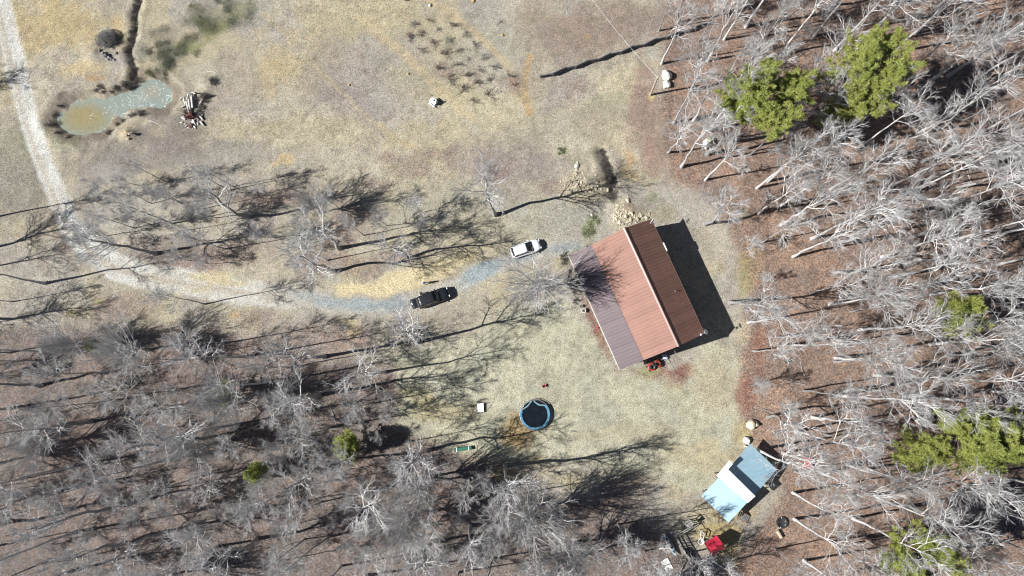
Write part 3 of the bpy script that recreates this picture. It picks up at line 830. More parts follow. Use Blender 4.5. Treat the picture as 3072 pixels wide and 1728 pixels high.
def tree(kind, px, py, H, label, group=None, rz=None, var=None):
    name, H0, vs = KINDS[kind]
    i = rng.integers(len(vs)) if var is None else var % len(vs)
    p = at(px, py, -.03)
    t = thing(name, label, 'sapling' if kind == 'sapling' else 'tree', p, rng.uniform(0, 6.28) if rz is None else rz, group)
    s = H / H0
    t.scale = (s, s, s)
    link('trunk', vs[i][0], t); link('crown', vs[i][1], t)
    return t

GB = 'bare trees around the yard and lane'
placed = [
 ('oak',469,761,18,'bare tree with dark leaning trunk on the right bank of the lane bend'),
 ('crooked',135,850,19,'big dark-trunked bare tree whose long shadow crosses the lane at the bend'),
 ('slim',616,912,15,'slim dark leaning tree below the lane, its shadow along the wheel tracks'),
 ('slim',517,671,16,'dark leafless tree pointing left in the open grey grass inside the lane bend'),
 ('slim',676,747,15,'bare tree with blackish trunk just left of the twin pale-crowned trees above the lane'),
 ('oak',747,651,17,'uppermost bare tree of the belt between the lane and the field'),
 ('oak',1018,745,19,'bare tree with broad pale fan of limbs above the tan dirt, upper of a pair'),
 ('oak',1006,814,18,'bare tree rooted at the left end of the tan dirt, lower of a pair'),
 ('slim',983,781,14,'thin bare tree squeezed between the two broad ones left of the tan dirt patch'),
 ('oak',1225,771,15,'fuzzy bare tree straight above the tan dirt patch and the standing person'),
 ('oak',1485,645,19,'round fuzzy bare tree above the white car, with its shadow reaching the rock piles'),
 ('bushy',1612,868,17,'round fuzzy bare tree close to the left roof edge, its shadow spread over the roof'),
 ('oak',1255,1026,18,'bare tree just below the dark car, casting a long shadow across the lawn'),
 ('crooked',1155,1116,18,'bare tree with a pale bent trunk at the left end of the lawn'),
 ('oak',975,1070,18,'broad bare tree with bright bent limbs below the reddish leaf drift'),
 ('oak',1285,1352,17,'big round bare tree with radiating limbs left of the green bench'),
 ('oak',1515,1398,20,'big round bare tree right of the green bench, its shadow running long over the lawn'),
 ('bushy',1592,1524,18,'starry bare tree below the lawn edge, left of the narrow boat'),
 ('bushy',1725,1625,15,'fuzzy bare tree at the bottom edge, left of the grey wooden pallets'),
 ('oak',2062,1655,10,'small bare tree growing over the lower end of the wooden pen rail'),
 ('oak',2150,1690,9,'small bare tree just below the red-roofed playhouse'),
 ('crooked',2272,1350,21,'large crooked bare tree spreading its dark limbs over the blue-white tin roof'),
 ('tall',2387,1295,24,'thick white-barked tree leaning to the lower right above the red bench'),
 ('tall',2690,1391,26,'thick pale trunk rising below the lower right pine clump'),
 ('tall',2542,1394,21,'pale grey trunk in the open brown leaves right of the red bench'),
 ('crooked',2383,1557,19,'bare tree with a curved pale trunk just right of the black fire ring'),
 ('tall',2558,1555,23,'pale tree leaning lower right midway between fire ring and the bottom right pine'),
 ('slim',2490,1625,17,'slim grey tree leaning lower right above the bottom edge, below the fire ring'),
 ('slim',2562,1629,18,'slim grey tree just left of the bottom right pine'),
 ('tall',2836,1609,24,'pale tree leaning lower right just above the bottom right pine'),
 ('tall',2960,1420,24,'pale tree below the lower right pine clump close to the right edge'),
 ('tall',2514,1186,26,'straight white trunk lying almost level, left of the lower right pine clump'),
 ('slim',2410,1172,20,'pale-trunked tree at the start of the woods just above the pale boulder row'),
 ('slim',2570,1168,20,'thin white trunk above the long level white one'),
 ('tall',2825,1196,23,'white trunk lying level just above the lower right pine clump'),
 ('tall',2380,1036,20,'bare tree with curved white trunk above the small dark grill'),
 ('slim',2328,1012,18,'slim pale tree at the edge of the leaf litter right of the dish corner'),
 ('tall',2505,1074,21,'first of two parallel white trunks in the woods right of the small grill'),
 ('slim',2503,1086,20,'second of two parallel white trunks in the woods right of the small grill'),
 ('crooked',2626,1127,22,'white tree with big forked limbs below the small round pine'),
 ('tall',2489,914,22,'white double-looking trunk in the woods level with the lower house roof'),
 ('slim',2491,908,20,'thin white trunk touching the double-looking trunk level with the lower roof'),
 ('tall',2380,770,22,'pale trunk in the woods right of the middle of the house shadow'),
 ('tall',2876,717,24,'long white trunk near the right edge above the small round pine'),
 ('tall',2956,717,24,'white trunk at the right edge, right of another long white one'),
 ('tall',2550,671,22,'white leaning trunk in the middle of the woods above the forked pale tree'),
 ('tall',2642,771,21,'pale tree with a bright fan of limbs left of the small round pine'),
 ('slim',2680,1008,21,'slim pale trunk just below the small round pine'),
 ('crooked',2793,884,21,'bare tree with branching white limbs directly left of the small round pine'),
 ('slim',2513,1033,18,'short pale trunk above the two parallel white trunks'),
 ('slim',2972,913,20,'grey trunk right of the small round pine at the right edge'),
 ('crooked',2844,228,22,'long white trunk leaning up right of the second big pine'),
 ('tall',2978,560,23,'white trunk at the right edge in the upper half of the woods'),
 ('tall',2995,509,24,'thick white trunk at the right edge, above a thinner one'),
 ('crooked',2760,398,22,'bare tree with crisp white crooked limbs below the second big pine'),
 ('tall',2737,572,22,'pale tree with a dense white fan of limbs in the upper right woods'),
 ('tall',2491,568,21,'pale feathery tree in the woods below the smallest of the three upper pines'),
 ('tall',2304,544,21,'pale leaning tree in the woods below the largest pine'),
 ('tall',2745,100,23,'bright white tree leaning away right above the second big pine'),
 ('tall',2503,152,22,'bare pale tree between the two big pines'),
 ('slim',2300,107,19,'slim pale tree at the top of the woods above the largest pine'),
 ('slim',1977,92,16,'grey trunk at the top edge of the field, upper right of the split-rail fence'),
 ('crooked',1985,191,17,'leaning pale trunk beside the split-rail fence, above the two white boulders'),
 ('tall',2172,119,20,'grey trunk left of the largest pine near the top edge'),
 ('oak',2072,274,16,'bare pale tree just right of the two white boulders'),
 ('crooked',2080,362,18,'bare pale tree right of the utility pole, at the edge of the woods'),
 ('slim',2188,417,17,'grey trunk just left of the largest pine trunk'),
 ('oak',2005,457,12,'small bare tree at the woods edge with pale branches over the litter'),
 ('tall',2116,540,19,'leaning bare tree upper right of the house roof'),
 ('slim',2251,465,18,'slim leaning grey tree straight below the largest pine'),
 ('tall',2271,564,20,'pale leaning tree upper right of the house shadow'),
 ('oak',2115,672,16,'bright white-limbed bare tree over the top corner of the house shadow'),
 ('oak',2190,908,18,'bright white-limbed bare tree over the right side of the house shadow'),
 ('crooked',2245,968,18,'pale-trunked tree just right of the lower end of the house shadow'),
]
occupied = []
for i, (k, x, y, h, lab) in enumerate(placed):
    tree(k, x, y, h, lab, GB if x < 2300 else 'bare trees of the right-hand woods', var=i)
    occupied.append((x, y))

ZONES = [
 (lambda x, y: x > 1900 and y < 260 and x < 2520, 'bare tree in the top woods between split-rail fence and second big pine'),
 (lambda x, y: x >= 2520 and y < 260, 'white-limbed bare tree in the top right corner beyond the second big pine'),
 (lambda x, y: x > 1900 and y < 600 and x < 2400, 'plain bare tree left of or below the largest pine'),
 (lambda x, y: x >= 2400 and y < 620, 'pale bare tree right of the smallest upper pine, below the second big one'),
 (lambda x, y: x > 1900 and y < 930 and x < 2600 and y >= 600, 'plain bare tree of the woods right of the house, level with its roof'),
 (lambda x, y: x >= 2600 and y < 930, 'plain pale bare tree above or around the small round pine'),
 (lambda x, y: x > 2150 and y < 1240 and x < 2650, 'plain bare tree of the woods above the tin-roofed shed'),
 (lambda x, y: x >= 2650 and y < 1240, 'plain bare tree between small round pine and lower right pine clump'),
 (lambda x, y: x > 2150 and x < 2650, 'plain bare tree of the woods right of the tin-roofed shed and fire ring'),
 (lambda x, y: x >= 2650, 'plain bare tree around the lower right pine clump'),
 (lambda x, y: x < 0, 'bare tree at the left edge standing almost outside the frame'),
 (lambda x, y: y < 1010, 'plain grey bare tree below the lane bend, at the upper rim of the woods'),
 (lambda x, y: x < 620 and y < 1250, 'thin grey tree at the left edge, upper part of the lower left woods'),
 (lambda x, y: x < 620 and y < 1480 , 'thin grey tree in the middle of the lower left woods, far left'),
 (lambda x, y: x < 620, 'thin grey tree of the woods in the bottom left corner'),
 (lambda x, y: x < 1300 and y < 1290, 'plain grey tree of the woods above the two little bright green pines'),
 (lambda x, y: x < 950, 'plain grey tree of the bottom woods below the left little bright pine'),
 (lambda x, y: x < 1300, 'plain grey tree of the bottom woods below the right little bright pine'),
 (lambda x, y: True, 'plain grey bare tree along the bottom edge, below the lawn'),
]
def zone(x, y):
    for f, lab in ZONES:
        if f(x, y): return lab
def scatter(poly, n, dmin, kinds, hs, box, avoid=(), seed=1):
    R = random.Random(seed); got = []; tries = 0
    while len(got) < n and tries < 20000:
        tries += 1
        x, y = R.uniform(box[0], box[2]), R.uniform(box[1], box[3])
        if poly_sd(np.array([x]), np.array([y]), poly)[0] < 12: continue
        if any(math.hypot(x - a, y - b) < r for a, b, r in avoid): continue
        if any(math.hypot(x - a, y - b) < dmin for a, b in occupied): continue
        occupied.append((x, y)); got.append((x, y))
        k = R.choice(kinds)
        lo, hi = hs[k]
        lab = zone(x, y)
        if k == 'sapling': lab = lab.replace(' tree ', ' sapling ')
        tree(k, x, y, R.uniform(lo, hi), lab, lab.replace(' tree ', ' trees ').replace(' sapling ', ' saplings '))
HS = dict(oak=(15, 19), tall=(19, 25), slim=(14, 20), crooked=(17, 22), bushy=(12, 16), sapling=(4, 8))
AV = [(2192, 428, 70), (2240, 370, 75), (2472, 345, 75), (2540, 270, 70), (2455, 420, 50), (2704, 975, 60), (2790, 950, 50), (2640, 1290, 60), (2720, 1290, 70), (2700, 1370, 60), (2590, 1650, 60), (2200, 1430, 120), (2150, 1640, 90), (2345, 1580, 40), (2418, 1388, 40), (2240, 1290, 40), (2130, 430, 30), (1990, 240, 40), (2357, 1082, 26), (2060, 760, 60)]
scatter(WOODS_R, 98, 58, ['tall', 'tall', 'slim', 'slim', 'crooked', 'oak'], HS, (2010, -40, 3010, 1735), AV, 3)
scatter(WOODS_R, 26, 46, ['sapling'], HS, (2060, 0, 3010, 1720), AV, 4)
scatter(WOODS_L, 74, 74, ['slim', 'slim', 'slim', 'oak', 'tall', 'bushy'], HS, (0, 960, 2000, 1735), AV + [(1430, 1380, 60), (1390, 1345, 60)], 5)
scatter(WOODS_L, 84, 38, ['sapling'], HS, (0, 960, 2000, 1720), AV + [(1390, 1345, 60)], 6)
BELT = [(230, 560), (420, 520), (760, 560), (1080, 600), (1320, 600), (1380, 700), (1180, 780), (900, 830), (520, 820), (330, 760)]
_z = zone
def zone(x, y): return 'thin grey tree of the brushy belt between the lane and the field' if 200 < x < 1420 and 500 < y < 840 else _z(x, y)
scatter(BELT, 26, 48, ['sapling', 'sapling', 'slim'], dict(HS, sapling=(5, 9), slim=(9, 13)), (230, 520, 1380, 830), (), 8)
zone = _z
for i, (k, x, y, h) in enumerate((('oak', -330, 330, 19), ('tall', -30, 655, 17), ('oak', -150, 760, 19), ('crooked', -190, 830, 20), ('oak', -60, 960, 17), ('tall', -240, 1010, 20), ('slim', -160, 1120, 19), ('tall', -300, 1180, 22), ('slim', -220, 1300, 19), ('tall', -280, 1400, 21), ('slim', -120, 1480, 18), ('oak', -260, 1560, 19), ('slim', 40, 905, 12), ('slim', 700, 560, 10), ('bushy', 960, 640, 10))):
    lab = zone(-1, 0) if x < 0 else ('bare tree low at the lane bend, beside the big dark-trunked one', 'small bare tree in the grey grass at the upper rim of the belt', 'small fuzzy bare tree on the field side of the belt above the lane')[i - 12]
    tree(k, x, y, h, lab, 'bare trees at the left edge' if x < 0 else GB)

# ------------------------------------------------------------------ pines
def pine(seed, H, Rc, base, ntuft, flat=.55):
    rg = np.random.default_rng(seed)
    m = 8; z = np.linspace(-.2, H * .93, m + 1)
    wob = np.cumsum(rg.normal(0, .012 * H, (m + 1, 2)), 0); wob -= wob[0]
    tp = np.concatenate([wob, z[:, None]], 1)[None]; s = np.linspace(0, 1, m + 1)
    tr = .0135 * H; V, Fq = [], []
    tubes(tp, (tr * (1 - .75 * s) * np.where(s == 0, 1.4, 1))[None], 8, V, Fq, 0)
    trunk = (np.concatenate(V), np.concatenate(Fq))
    V, Fq = [], []; off = 0
    nb = 52
    P, D, L, R0 = children(tp, np.array([1.0]), np.array([tr]), nb, base, .99, .95, 1.45, 1.0, rg, 0, .8)
    tpos = (P[:, 2] / H - base) / (1 - base)
    L = Rc * np.sqrt(np.clip(1 - (np.clip(tpos, 0, 1) * 1.08 - .18) ** 2, .06, 1)) * rg.uniform(.7, 1.1, nb) * np.where(tpos > .8, .75, 1)
    p1 = polyline(P, D, L, 5, .10, .07, rg)
    off = tubes(p1, np.maximum(R0, .03)[:, None] * (1 - .7 * np.linspace(0, 1, 6)), 4, V, Fq, off)
    P2, D2, L2, R2 = children(p1, L, np.maximum(R0, .03), 9, .3, 1.0, .5, 1.15, .42, rg)
    p2 = polyline(P2, D2, L2, 3, .12, .12, rg)
    off = tubes(p2, np.full((len(p2), 4), .022), 3, V, Fq, off)
    br = (np.concatenate(V), np.concatenate(Fq))
    # needle tufts along and at the ends of the side shoots
    k = rg.integers(0, len(p2), ntuft); t = rg.uniform(.45, 1.0, ntuft) * 3; i0 = np.clip(t.astype(int), 0, 2); fr_ = (t - i0)[:, None]
    Cn = p2[k, i0] * (1 - fr_) + p2[k, i0 + 1] * fr_ + rg.normal(0, .13, (ntuft, 3))
    nn = 18
    dirs = rg.normal(0, 1, (ntuft, nn, 3)); dirs[..., 2] = np.abs(dirs[..., 2]) * .8 - .15
    dirs /= np.linalg.norm(dirs, axis=2, keepdims=True)
    ln = rg.uniform(.2, .42, (ntuft, nn, 1))
    side = np.cross(dirs, np.array([0, 0, 1.]) + rg.normal(0, .35, (ntuft, nn, 3))); side /= np.linalg.norm(side, axis=2, keepdims=True) + 1e-9
    c = Cn[:, None, :] + dirs * .03
    w_ = rg.uniform(.022, .042, (ntuft, nn, 1))
    tri = np.stack([c - side * w_, c + side * w_, c + dirs * ln + side * w_ * .3, c + dirs * ln - side * w_ * .3], 2).reshape(-1, 3)
    fq = np.arange(len(tri)).reshape(-1, 4)
    return trunk, br, (tri, fq)
def needle_mat():
    m = bpy.data.materials.new('pine_needles'); m.use_nodes = True
    n = m.node_tree.nodes; l = m.node_tree.links; b = n['Principled BSDF']
    b.inputs['Roughness'].default_value = .55; b.inputs['Specular IOR Level'].default_value = .3
    tc = n.new('ShaderNodeTexCoord'); nz = n.new('ShaderNodeTexNoise'); nz.inputs['Scale'].default_value = 1.3; nz.inputs['Detail'].default_value = 4
    l.new(tc.outputs['Object'], nz.inputs['Vector'])
    rp = n.new('ShaderNodeValToRGB'); rp.color_ramp.elements[0].position = .35; rp.color_ramp.elements[1].position = .65
    rp.color_ramp.elements[0].color = (.22, .25, .055, 1); rp.color_ramp.elements[1].color = (.34, .36, .11, 1)
    l.new(nz.outputs[0], rp.inputs[0]); l.new(rp.outputs[0], b.inputs['Base Color'])
    tr = n.new('ShaderNodeBsdfTranslucent'); tr.inputs[0].default_value = (.36, .42, .10, 1)
    mx = n.new('ShaderNodeMixShader'); mx.inputs[0].default_value = .3
    l.new(b.outputs[0], mx.inputs[1]); l.new(tr.outputs[0], mx.inputs[2]); l.new(mx.outputs[0], n['Material Output'].inputs['Surface'])
    return m
M['needle'] = needle_mat()
def pine_at(px, py, rz, label, seed, H, Rc, base, nt_, scale=1.0):
    t = thing('pine_tree', label, 'pine', at(px, py, -.03), rz, 'green pines among the bare trees')
    tr_, br_, nd_ = pine(seed, H, Rc, base, int(nt_ * 1.9))
    for nm, dat, mt in (('trunk', tr_, 'pine_bark'), ('branches', br_, 'pine_bark'), ('needles', nd_, 'needle')):
        me = mesh_np(nm, dat[0], [dat[1]], nm != 'needles'); me.materials.append(M[mt]); link(nm, me, t)
    return t
pine_at(2192, 428, 0, 'largest round bright green pine at the woods edge upper right of the house', 201, 21, 5.6, .62, 2300)
pine_at(2472, 345, 1, 'second big bright green pine near the top, right of the largest one', 202, 21, 5.0, .60, 1700)
pine_at(2455, 384, 2, 'smallest of the three upper pines, tucked below the second big one', 203, 12, 2.5, .45, 480)
pine_at(2704, 957, 3, 'small round pale green pine by the right edge, level with the lower house roof', 204, 17, 2.9, .62, 620)
pine_at(2712, 1258, 4, 'yellow-green pine at the right edge, largest of the lower right clump', 205, 20, 4.2, .58, 1700)
pine_at(2830, 1290, 4.4, 'yellow-green pine cut by the right edge in the lower right clump', 209, 19, 3.6, .58, 1200)
pine_at(2640, 1325, 5, 'dim bluish green pine on the left side of the lower right clump', 206, 15, 2.8, .5, 600)
pine_at(2590, 1612, 6, 'green pine cut by the bottom edge in the lower right corner', 207, 19, 4.6, .6, 1300)
pine_at(1062, 1330, 0, 'little bright green young pine, right one of two among the grey saplings', 208, 6.5, 1.9, .2, 420)
pine_at(800, 1405, 2, 'little bright green young pine, left one of two among the grey saplings', 210, 5.5, 1.4, .2, 300)
pine_at(705, 1178, 2, 'faint green young pine half hidden under grey twigs in the left woods', 211, 5, 1.7, .2, 160)
pine_at(300, 1040, 1, 'tiny dim green pine under the bare trees left of the reddish leaf drift', 212, 3.2, 1.0, .2, 70)

# ------------------------------------------------------------------ shrubs
def twig_clump(seed, H, R_, n1, mt, n2=5, n3=4, r=.016, spread=(.15, 1.1)):
    rg = np.random.default_rng(seed); V, Fq = [], []; off = 0
    P = np.concatenate([rg.normal(0, R_ * .12, (n1, 2)), np.full((n1, 1), -.05)], 1)
    az = rg.uniform(0, 6.28, n1); an = rg.uniform(spread[0], spread[1], n1)
    D = np.stack([np.sin(an) * np.cos(az), np.sin(an) * np.sin(az), np.cos(an)], 1)
    L = H * rg.uniform(.6, 1.1, n1)
    p1 = polyline(P, D, L, 4, .16, .04, rg); off = tubes(p1, np.full((n1, 1), r * 1.6) * (1 - .6 * np.linspace(0, 1, 5)), 4, V, Fq, off)
    P, D, L2, R2 = children(p1, L, np.full(n1, r), n2, .2, 1, .3, .9, .5, rg)
    p2 = polyline(P, D, L2, 2, .16, .05, rg); off = tubes(p2, np.full((len(p2), 3), r * .8), 3, V, Fq, off)
    P, D, L3, R3 = children(p2, L2, R2, n3, .2, 1, .3, .9, .6, rg)
    p3 = polyline(P, D, np.maximum(L3, .12), 1, .16, .05, rg); off = tubes(p3, np.full((len(p3), 2), r * .55), 3, V, Fq, off)
    me = mesh_np('twigs', np.concatenate(V), [np.concatenate(Fq)], True); me.materials.append(M[mt]); return me
dark_clumps = [twig_clump(300 + i, 1.25, .5, 9, 'bush_twig') for i in range(3)]
red_clumps = [twig_clump(310 + i, 1.1, .5, 10, 'orchid_twig', r=.013) for i in range(2)]
grey_clumps = [twig_clump(320 + i, 1.0, .7, 16, 'brush_grey', r=.013, spread=(.3, 1.3)) for i in range(3)]
thicket = [twig_clump(330 + i, .9, .9, 22, 'bush_twig', r=.016, spread=(.2, 1.35)) for i in range(3)]
def shrub(name, me, px, py, s, label, cat, group=None):
    o = link(name, me); o.location = at(px, py, -.02); o.rotation_euler = (0, 0, rng.uniform(0, 6.28)); o.scale = (s, s, s)
    return tag(o, label, cat, group)
rows = [(215,145,1),(385,185,1.1),(160,245,.9),(475,255,1.0),(250,320,1.1),(150,360,1.0),(435,370,1.0),(545,330,1.1),(335,390,1.25),(490,432,.7),(410,468,1.1),(290,495,1.1),(585,508,1.0),(485,550,1.15),(660,575,.9),(570,605,1.1),(460,655,1.2),(640,690,1.25),(535,738,1.1),(790,550,1.0),(360,585,1.2),(80,278,1.15),(45,5,.9)]
for i, (x, y, s) in enumerate(rows):
    shrub('fruit_bush', dark_clumps[i % 3], 1200 + x / 2.41, y / 2.41, s * .78, 'small dark leafless bush in the planted rows right of the white box', 'bush', 'leafless bushes in the planted rows')
for i, (x, y, s) in enumerate(((70,262,1.1),(355,560,1.1),(450,635,1.0),(310,385,1.0),(545,600,1.0),(285,488,.8),(150,238,.9),(235,310,.8),(370,175,.7),(830,620,1.1),(720,165,.7),(490,545,.8))):
    shrub('reddish_bush', red_clumps[i % 2], 1200 + x / 2.41, y / 2.41, s * .8, 'small reddish-twigged bush in the planted rows right of the white box', 'bush', 'reddish bushes in the planted rows')
for i, (x, y, s) in enumerate(((100,175,.9),(615,410,.9),(690,485,.9),(275,215,.6),(640,575,.7),(350,300,.9))):
    shrub('pale_bush', grey_clumps[i % 3], 1200 + x / 2.41, y / 2.41, s, 'small pale grey tuft of brush in the planted rows right of the white box', 'bush', 'pale tufts in the planted rows')
R = random.Random(9)
dp = DITCH
for i in range(44):
    t = i / 44 * (len(dp) - 1.01); k = int(t); f = t - k
    x = dp[k][0] + (dp[k + 1][0] - dp[k][0]) * f + R.uniform(-9, 9); y = dp[k][1] + (dp[k + 1][1] - dp[k][1]) * f
    if y > -10: shrub('bramble', thicket[i % 3], x, y, R.uniform(.45, .85), 'dark leafless bramble along the ditch that runs down into the pond', 'bramble', 'brambles along the ditch')
for i in range(18):
    t = i / 18; x = 1805 + 35 * t + R.uniform(-9, 9); y = 455 + 105 * t
    shrub('bramble', thicket[i % 3], x, y, R.uniform(.5, .95), 'dark bramble in the short gully above the house roof', 'bramble', 'brambles in the gully')
for i, (x, y) in enumerate(((408,248),(396,256),(380,262),(350,270),(335,276),(310,276),(290,272),(180,318),(165,345),(152,372),(172,398),(205,412),(330,398),(352,372),(368,362),(395,345),(420,340),(350,260),(370,252),(300,262),(430,345),(402,262),(415,240))):
    shrub('bramble', thicket[i % 3], x, y, R.uniform(.45, .9), 'dark brown scrub tuft on the bank of the pond', 'bramble', 'scrub tufts around the pond')
# leafy evergreen bushes
def leafy(seed, R_, H, n, col):
    rg = np.random.default_rng(seed)
    k_ = 9; cc = np.concatenate([rg.normal(0, .5, (k_, 2)) * R_, np.zeros((k_, 1))], 1); w_ = rg.integers(0, k_, n); rr_ = rg.uniform(.25, .6, k_) * R_
    c = cc[w_] + rg.normal(0, .5, (n, 3)) * rr_[w_][:, None]; c[:, 2] = np.abs(c[:, 2]) / R_ * H * 1.4 + .03
    a = rg.normal(0, 1, (n, 3)); a /= np.linalg.norm(a, axis=1, keepdims=True); b = np.cross(a, rg.normal(0, 1, (n, 3))); b /= np.linalg.norm(b, axis=1, keepdims=True)
    s = rg.uniform(.022, .05, (n, 1))
    V = np.stack([c - a * s * 1.6, c + b * s * .7, c + a * s * 1.6, c - b * s * .7], 1).reshape(-1, 3)
    me = mesh_np('leaves', V, [np.arange(len(V)).reshape(-1, 4)]); me.materials.append(col); return me
M['leaf_dark'] = mat('dark_evergreen_leaves', (.12, .135, .095), .6, var=.5, vscale=2)
M['leaf_olive'] = mat('olive_leaves', (.20, .21, .12), .6, var=.5, vscale=2)
for i, (x, y, R_, H, c, lab) in enumerate(((470,140,2.6,1.0,'leaf_dark','grey-green thicket of evergreen bush at the upper side, above the pond inlet'),(505,178,2.1,.9,'leaf_dark','dark green bush just above the right end of the pond'),(490,212,1.8,.6,'leaf_dark','low green bush touching the top shore of the pond'),
      (550,138,2.0,.4,'leaf_olive','olive green bush right of the dark bushes above the pond'),(630,75,2.8,.4,'leaf_olive','low olive bush in the green streak near the top edge'),(690,35,2.8,.4,'leaf_dark','low dark green bush at the top edge of the green streak'),(600,50,2.2,.3,'leaf_olive','low green bush at the upper left end of the green streak'),
      (450,220,.8,.4,'leaf_olive','small bright green tuft at the pond inlet'),(1684,452,.5,.35,'leaf_olive','tiny green tuft in the grass above the rock pile'),(1765,690,1.0,.25,'leaf_olive','green weeds beside the top left roof corner'),(1785,655,.9,.2,'leaf_olive','green weeds between the rock pile and the roof'))):
    o = thing('evergreen_bush', lab, 'bush', at(x, y), rng.uniform(0, 6), 'green bushes in the grass')
    o2 = link('leaves', leafy(400 + i, R_, H, int(1900 * R_), M[c]), o)
    sm = twig_clump(450 + i, H * .9, .03, 6, 'bush_twig', 3, 2); o3 = link('stems', sm, o)
# ------------------------------------------------------------------ house
def z_at(v): return Vector((v[0], v[1], v[2]))
HA = Vector((4.14, 15.20)); HU = Vector((math.cos(math.radians(-66.5)), math.sin(math.radians(-66.5)))); HW = Vector((-HU.y, HU.x))
HL = 17.55
hz0 = gz(*(HA + HU * HL / 2 + HW * 6))
house = thing('house', 'brown metal-roofed house with a grey lean-to porch roof along its left side', 'house', (HA.x, HA.y, hz0), math.radians(-66.5))
# local axes: x along the ridge (top end to bottom end), y across (porch eave to rear eave)
YB, YR, YE = 3.42, 8.15, 12.5                     # roof break, ridge, rear eave
ZP, ZB, ZR, ZE = 3.75, 4.75, 7.55, 4.85
def sheet(x0, x1, ya, za, yb, zb, rib=.46, t=.03):
    """one ribbed roofing sheet: ribs run down the slope"""
    b = MB(); s = Vector((0, yb - ya, zb - za)); nrm = Vector((1, 0, 0)).cross(s).normalized()
    if nrm.z < 0: nrm = -nrm
    prof = [(x0, 0)]
    k = max(1, round((x1 - x0) / rib)); w_ = (x1 - x0) / k
    for i in range(k):
        c = x0 + (i + .5) * w_
        prof += [(c - .035, 0), (c - .018, t), (c + .018, t), (c + .035, 0)]
    prof.append((x1, 0))
    vs = []
    for x, h in prof:
        for q in (Vector((x, ya, za)), Vector((x, yb, zb))):
            vs.append(tuple(q + nrm * h)); 
    n_ = len(prof)
    fs = [(2 * i, 2 * i + 2, 2 * i + 3, 2 * i + 1) for i in range(n_ - 1)]
    base = len(vs)
    for x in (x0, x1):
        for q in (Vector((x, ya, za)), Vector((x, yb, zb))): vs.append(tuple(q - nrm * .03))
    fs += [(base, base + 1, base + 3, base + 2), (0, 1, base + 1, base), (2 * n_ - 2, 2 * n_ - 1, base + 3, base + 2)]
    return b.add(vs, fs)
NS = 19; sw_ = HL / NS
for nm, ya, za, yb, zb, mt in (('roof_panel', YB, ZB, YR, ZR, 'roof_salmon'), ('roof_panel', YR, ZR, YE, ZE, 'roof_salmon'), ('porch_roof_panel', 0, ZP, YB - .03, ZB - .05, 'roof_sheen')):
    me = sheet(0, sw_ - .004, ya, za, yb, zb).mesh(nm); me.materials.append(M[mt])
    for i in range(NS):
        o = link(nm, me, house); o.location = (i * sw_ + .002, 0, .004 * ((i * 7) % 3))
MB().beam((-.05, YR, ZR + .075), (HL + .05, YR, ZR + .075), .09, .05).add([(-.04, YR - .24, ZR - .07), (HL + .04, YR - .24, ZR - .07), (HL + .04, YR, ZR + .06), (-.04, YR, ZR + .06), (HL + .04, YR + .24, ZR - .07), (-.04, YR + .24, ZR - .07)], [(0, 1, 2, 3), (3, 2, 4, 5)]).build('ridge_cap', M['ridge'], house)
wm = M['wall_brown']
# walls (set in under the eaves) with gables
def gable(x, t):
    b = MB(); pr = [(YB + .35, 0), (YE - .4, 0), (YE - .4, ZE - .12), (YR, ZR - .16), (YB + .35, ZB + .02)]
    return b.add([(x, y, z) for y, z in pr] + [(x + t, y, z) for y, z in pr], [(0, 1, 2, 3, 4), (9, 8, 7, 6, 5)] + [(i, (i + 1) % 5, 5 + (i + 1) % 5, 5 + i) for i in range(5)])
gable(.35, .15).build('gable_wall', wm, house); gable(HL - .5, .15).build('gable_wall', wm, house)
MB().box((HL / 2, YB + .43, ZB / 2 - .1), (HL - 1.02, .15, ZB - .3)).build('front_wall', wm, house)
MB().box((HL / 2, YE - .48, ZE / 2 - .15), (HL - 1.02, .15, ZE - .4)).build('rear_wall', wm, house)
MB().box((HL / 2, 1.95, .55), (HL - .3, 3.1, .16)).build('porch_deck', M['grey_wood'], house)
for i in range(7):
    x = .5 + i * (HL - 1) / 6
    MB().box((x, .45, 2.05), (.14, .14, 3.1 + .3)).build('porch_post', M['tan_wood'], house)
MB().beam((.3, .45, ZP - .05), (HL - .3, .45, ZP - .05), .14, .2).build('porch_beam', M['tan_wood'], house)
MB().box((HL / 2, -.06, ZP - .09), (HL, .12, .11)).build('gutter', M['leaf_gutter'], house)
MB().box((HL / 2, YE + .07, ZE - .09), (HL, .12, .11)).build('gutter', M['ridge'], house)
for x0, x1 in ((3.4, 9.5), (9.7, 12.0), (12.1, 16.6)):
    b = MB(); b.beam((x0, .18, 1.55), (x1, .18, 1.55), .16, .09).beam((x0, .18, .85), (x1, .18, .85), .07, .07)
    n_ = int((x1 - x0) / .35)
    for i in range(n_ + 1): b.box((x0 + (x1 - x0) * i / n_, .18, 1.2), (.05, .05, .66))
    b.build('porch_railing', M['white_wood'], house)
for x in (3.0, 6.4, 13.2):
    f = MB().box((x, YB + .34, 2.35), (1.2, .06, 1.3)).build('window', M['white_paint'], house)
    MB().box((x, YB + .30, 2.35), (1.02, .03, 1.12)).build('pane', M['glass'], f)
f = MB().box((9.6, YB + .34, 1.75), (1.0, .07, 2.2)).build('door', M['red_wood'], house)
MB().lathe([(.03, 0), (.04, .03), (.02, .06)], (9.95, YB + .27, 1.7), 8).build('handle', M['steel'], f)
for x in (3.0, 8.0, 13.5):
    f = MB().box((x, YE - .39, 2.6), (1.2, .06, 1.2)).build('window', M['white_paint'], house)
    MB().box((x, YE - .345, 2.6), (1.02, .03, 1.02)).build('pane', M['glass'], f)
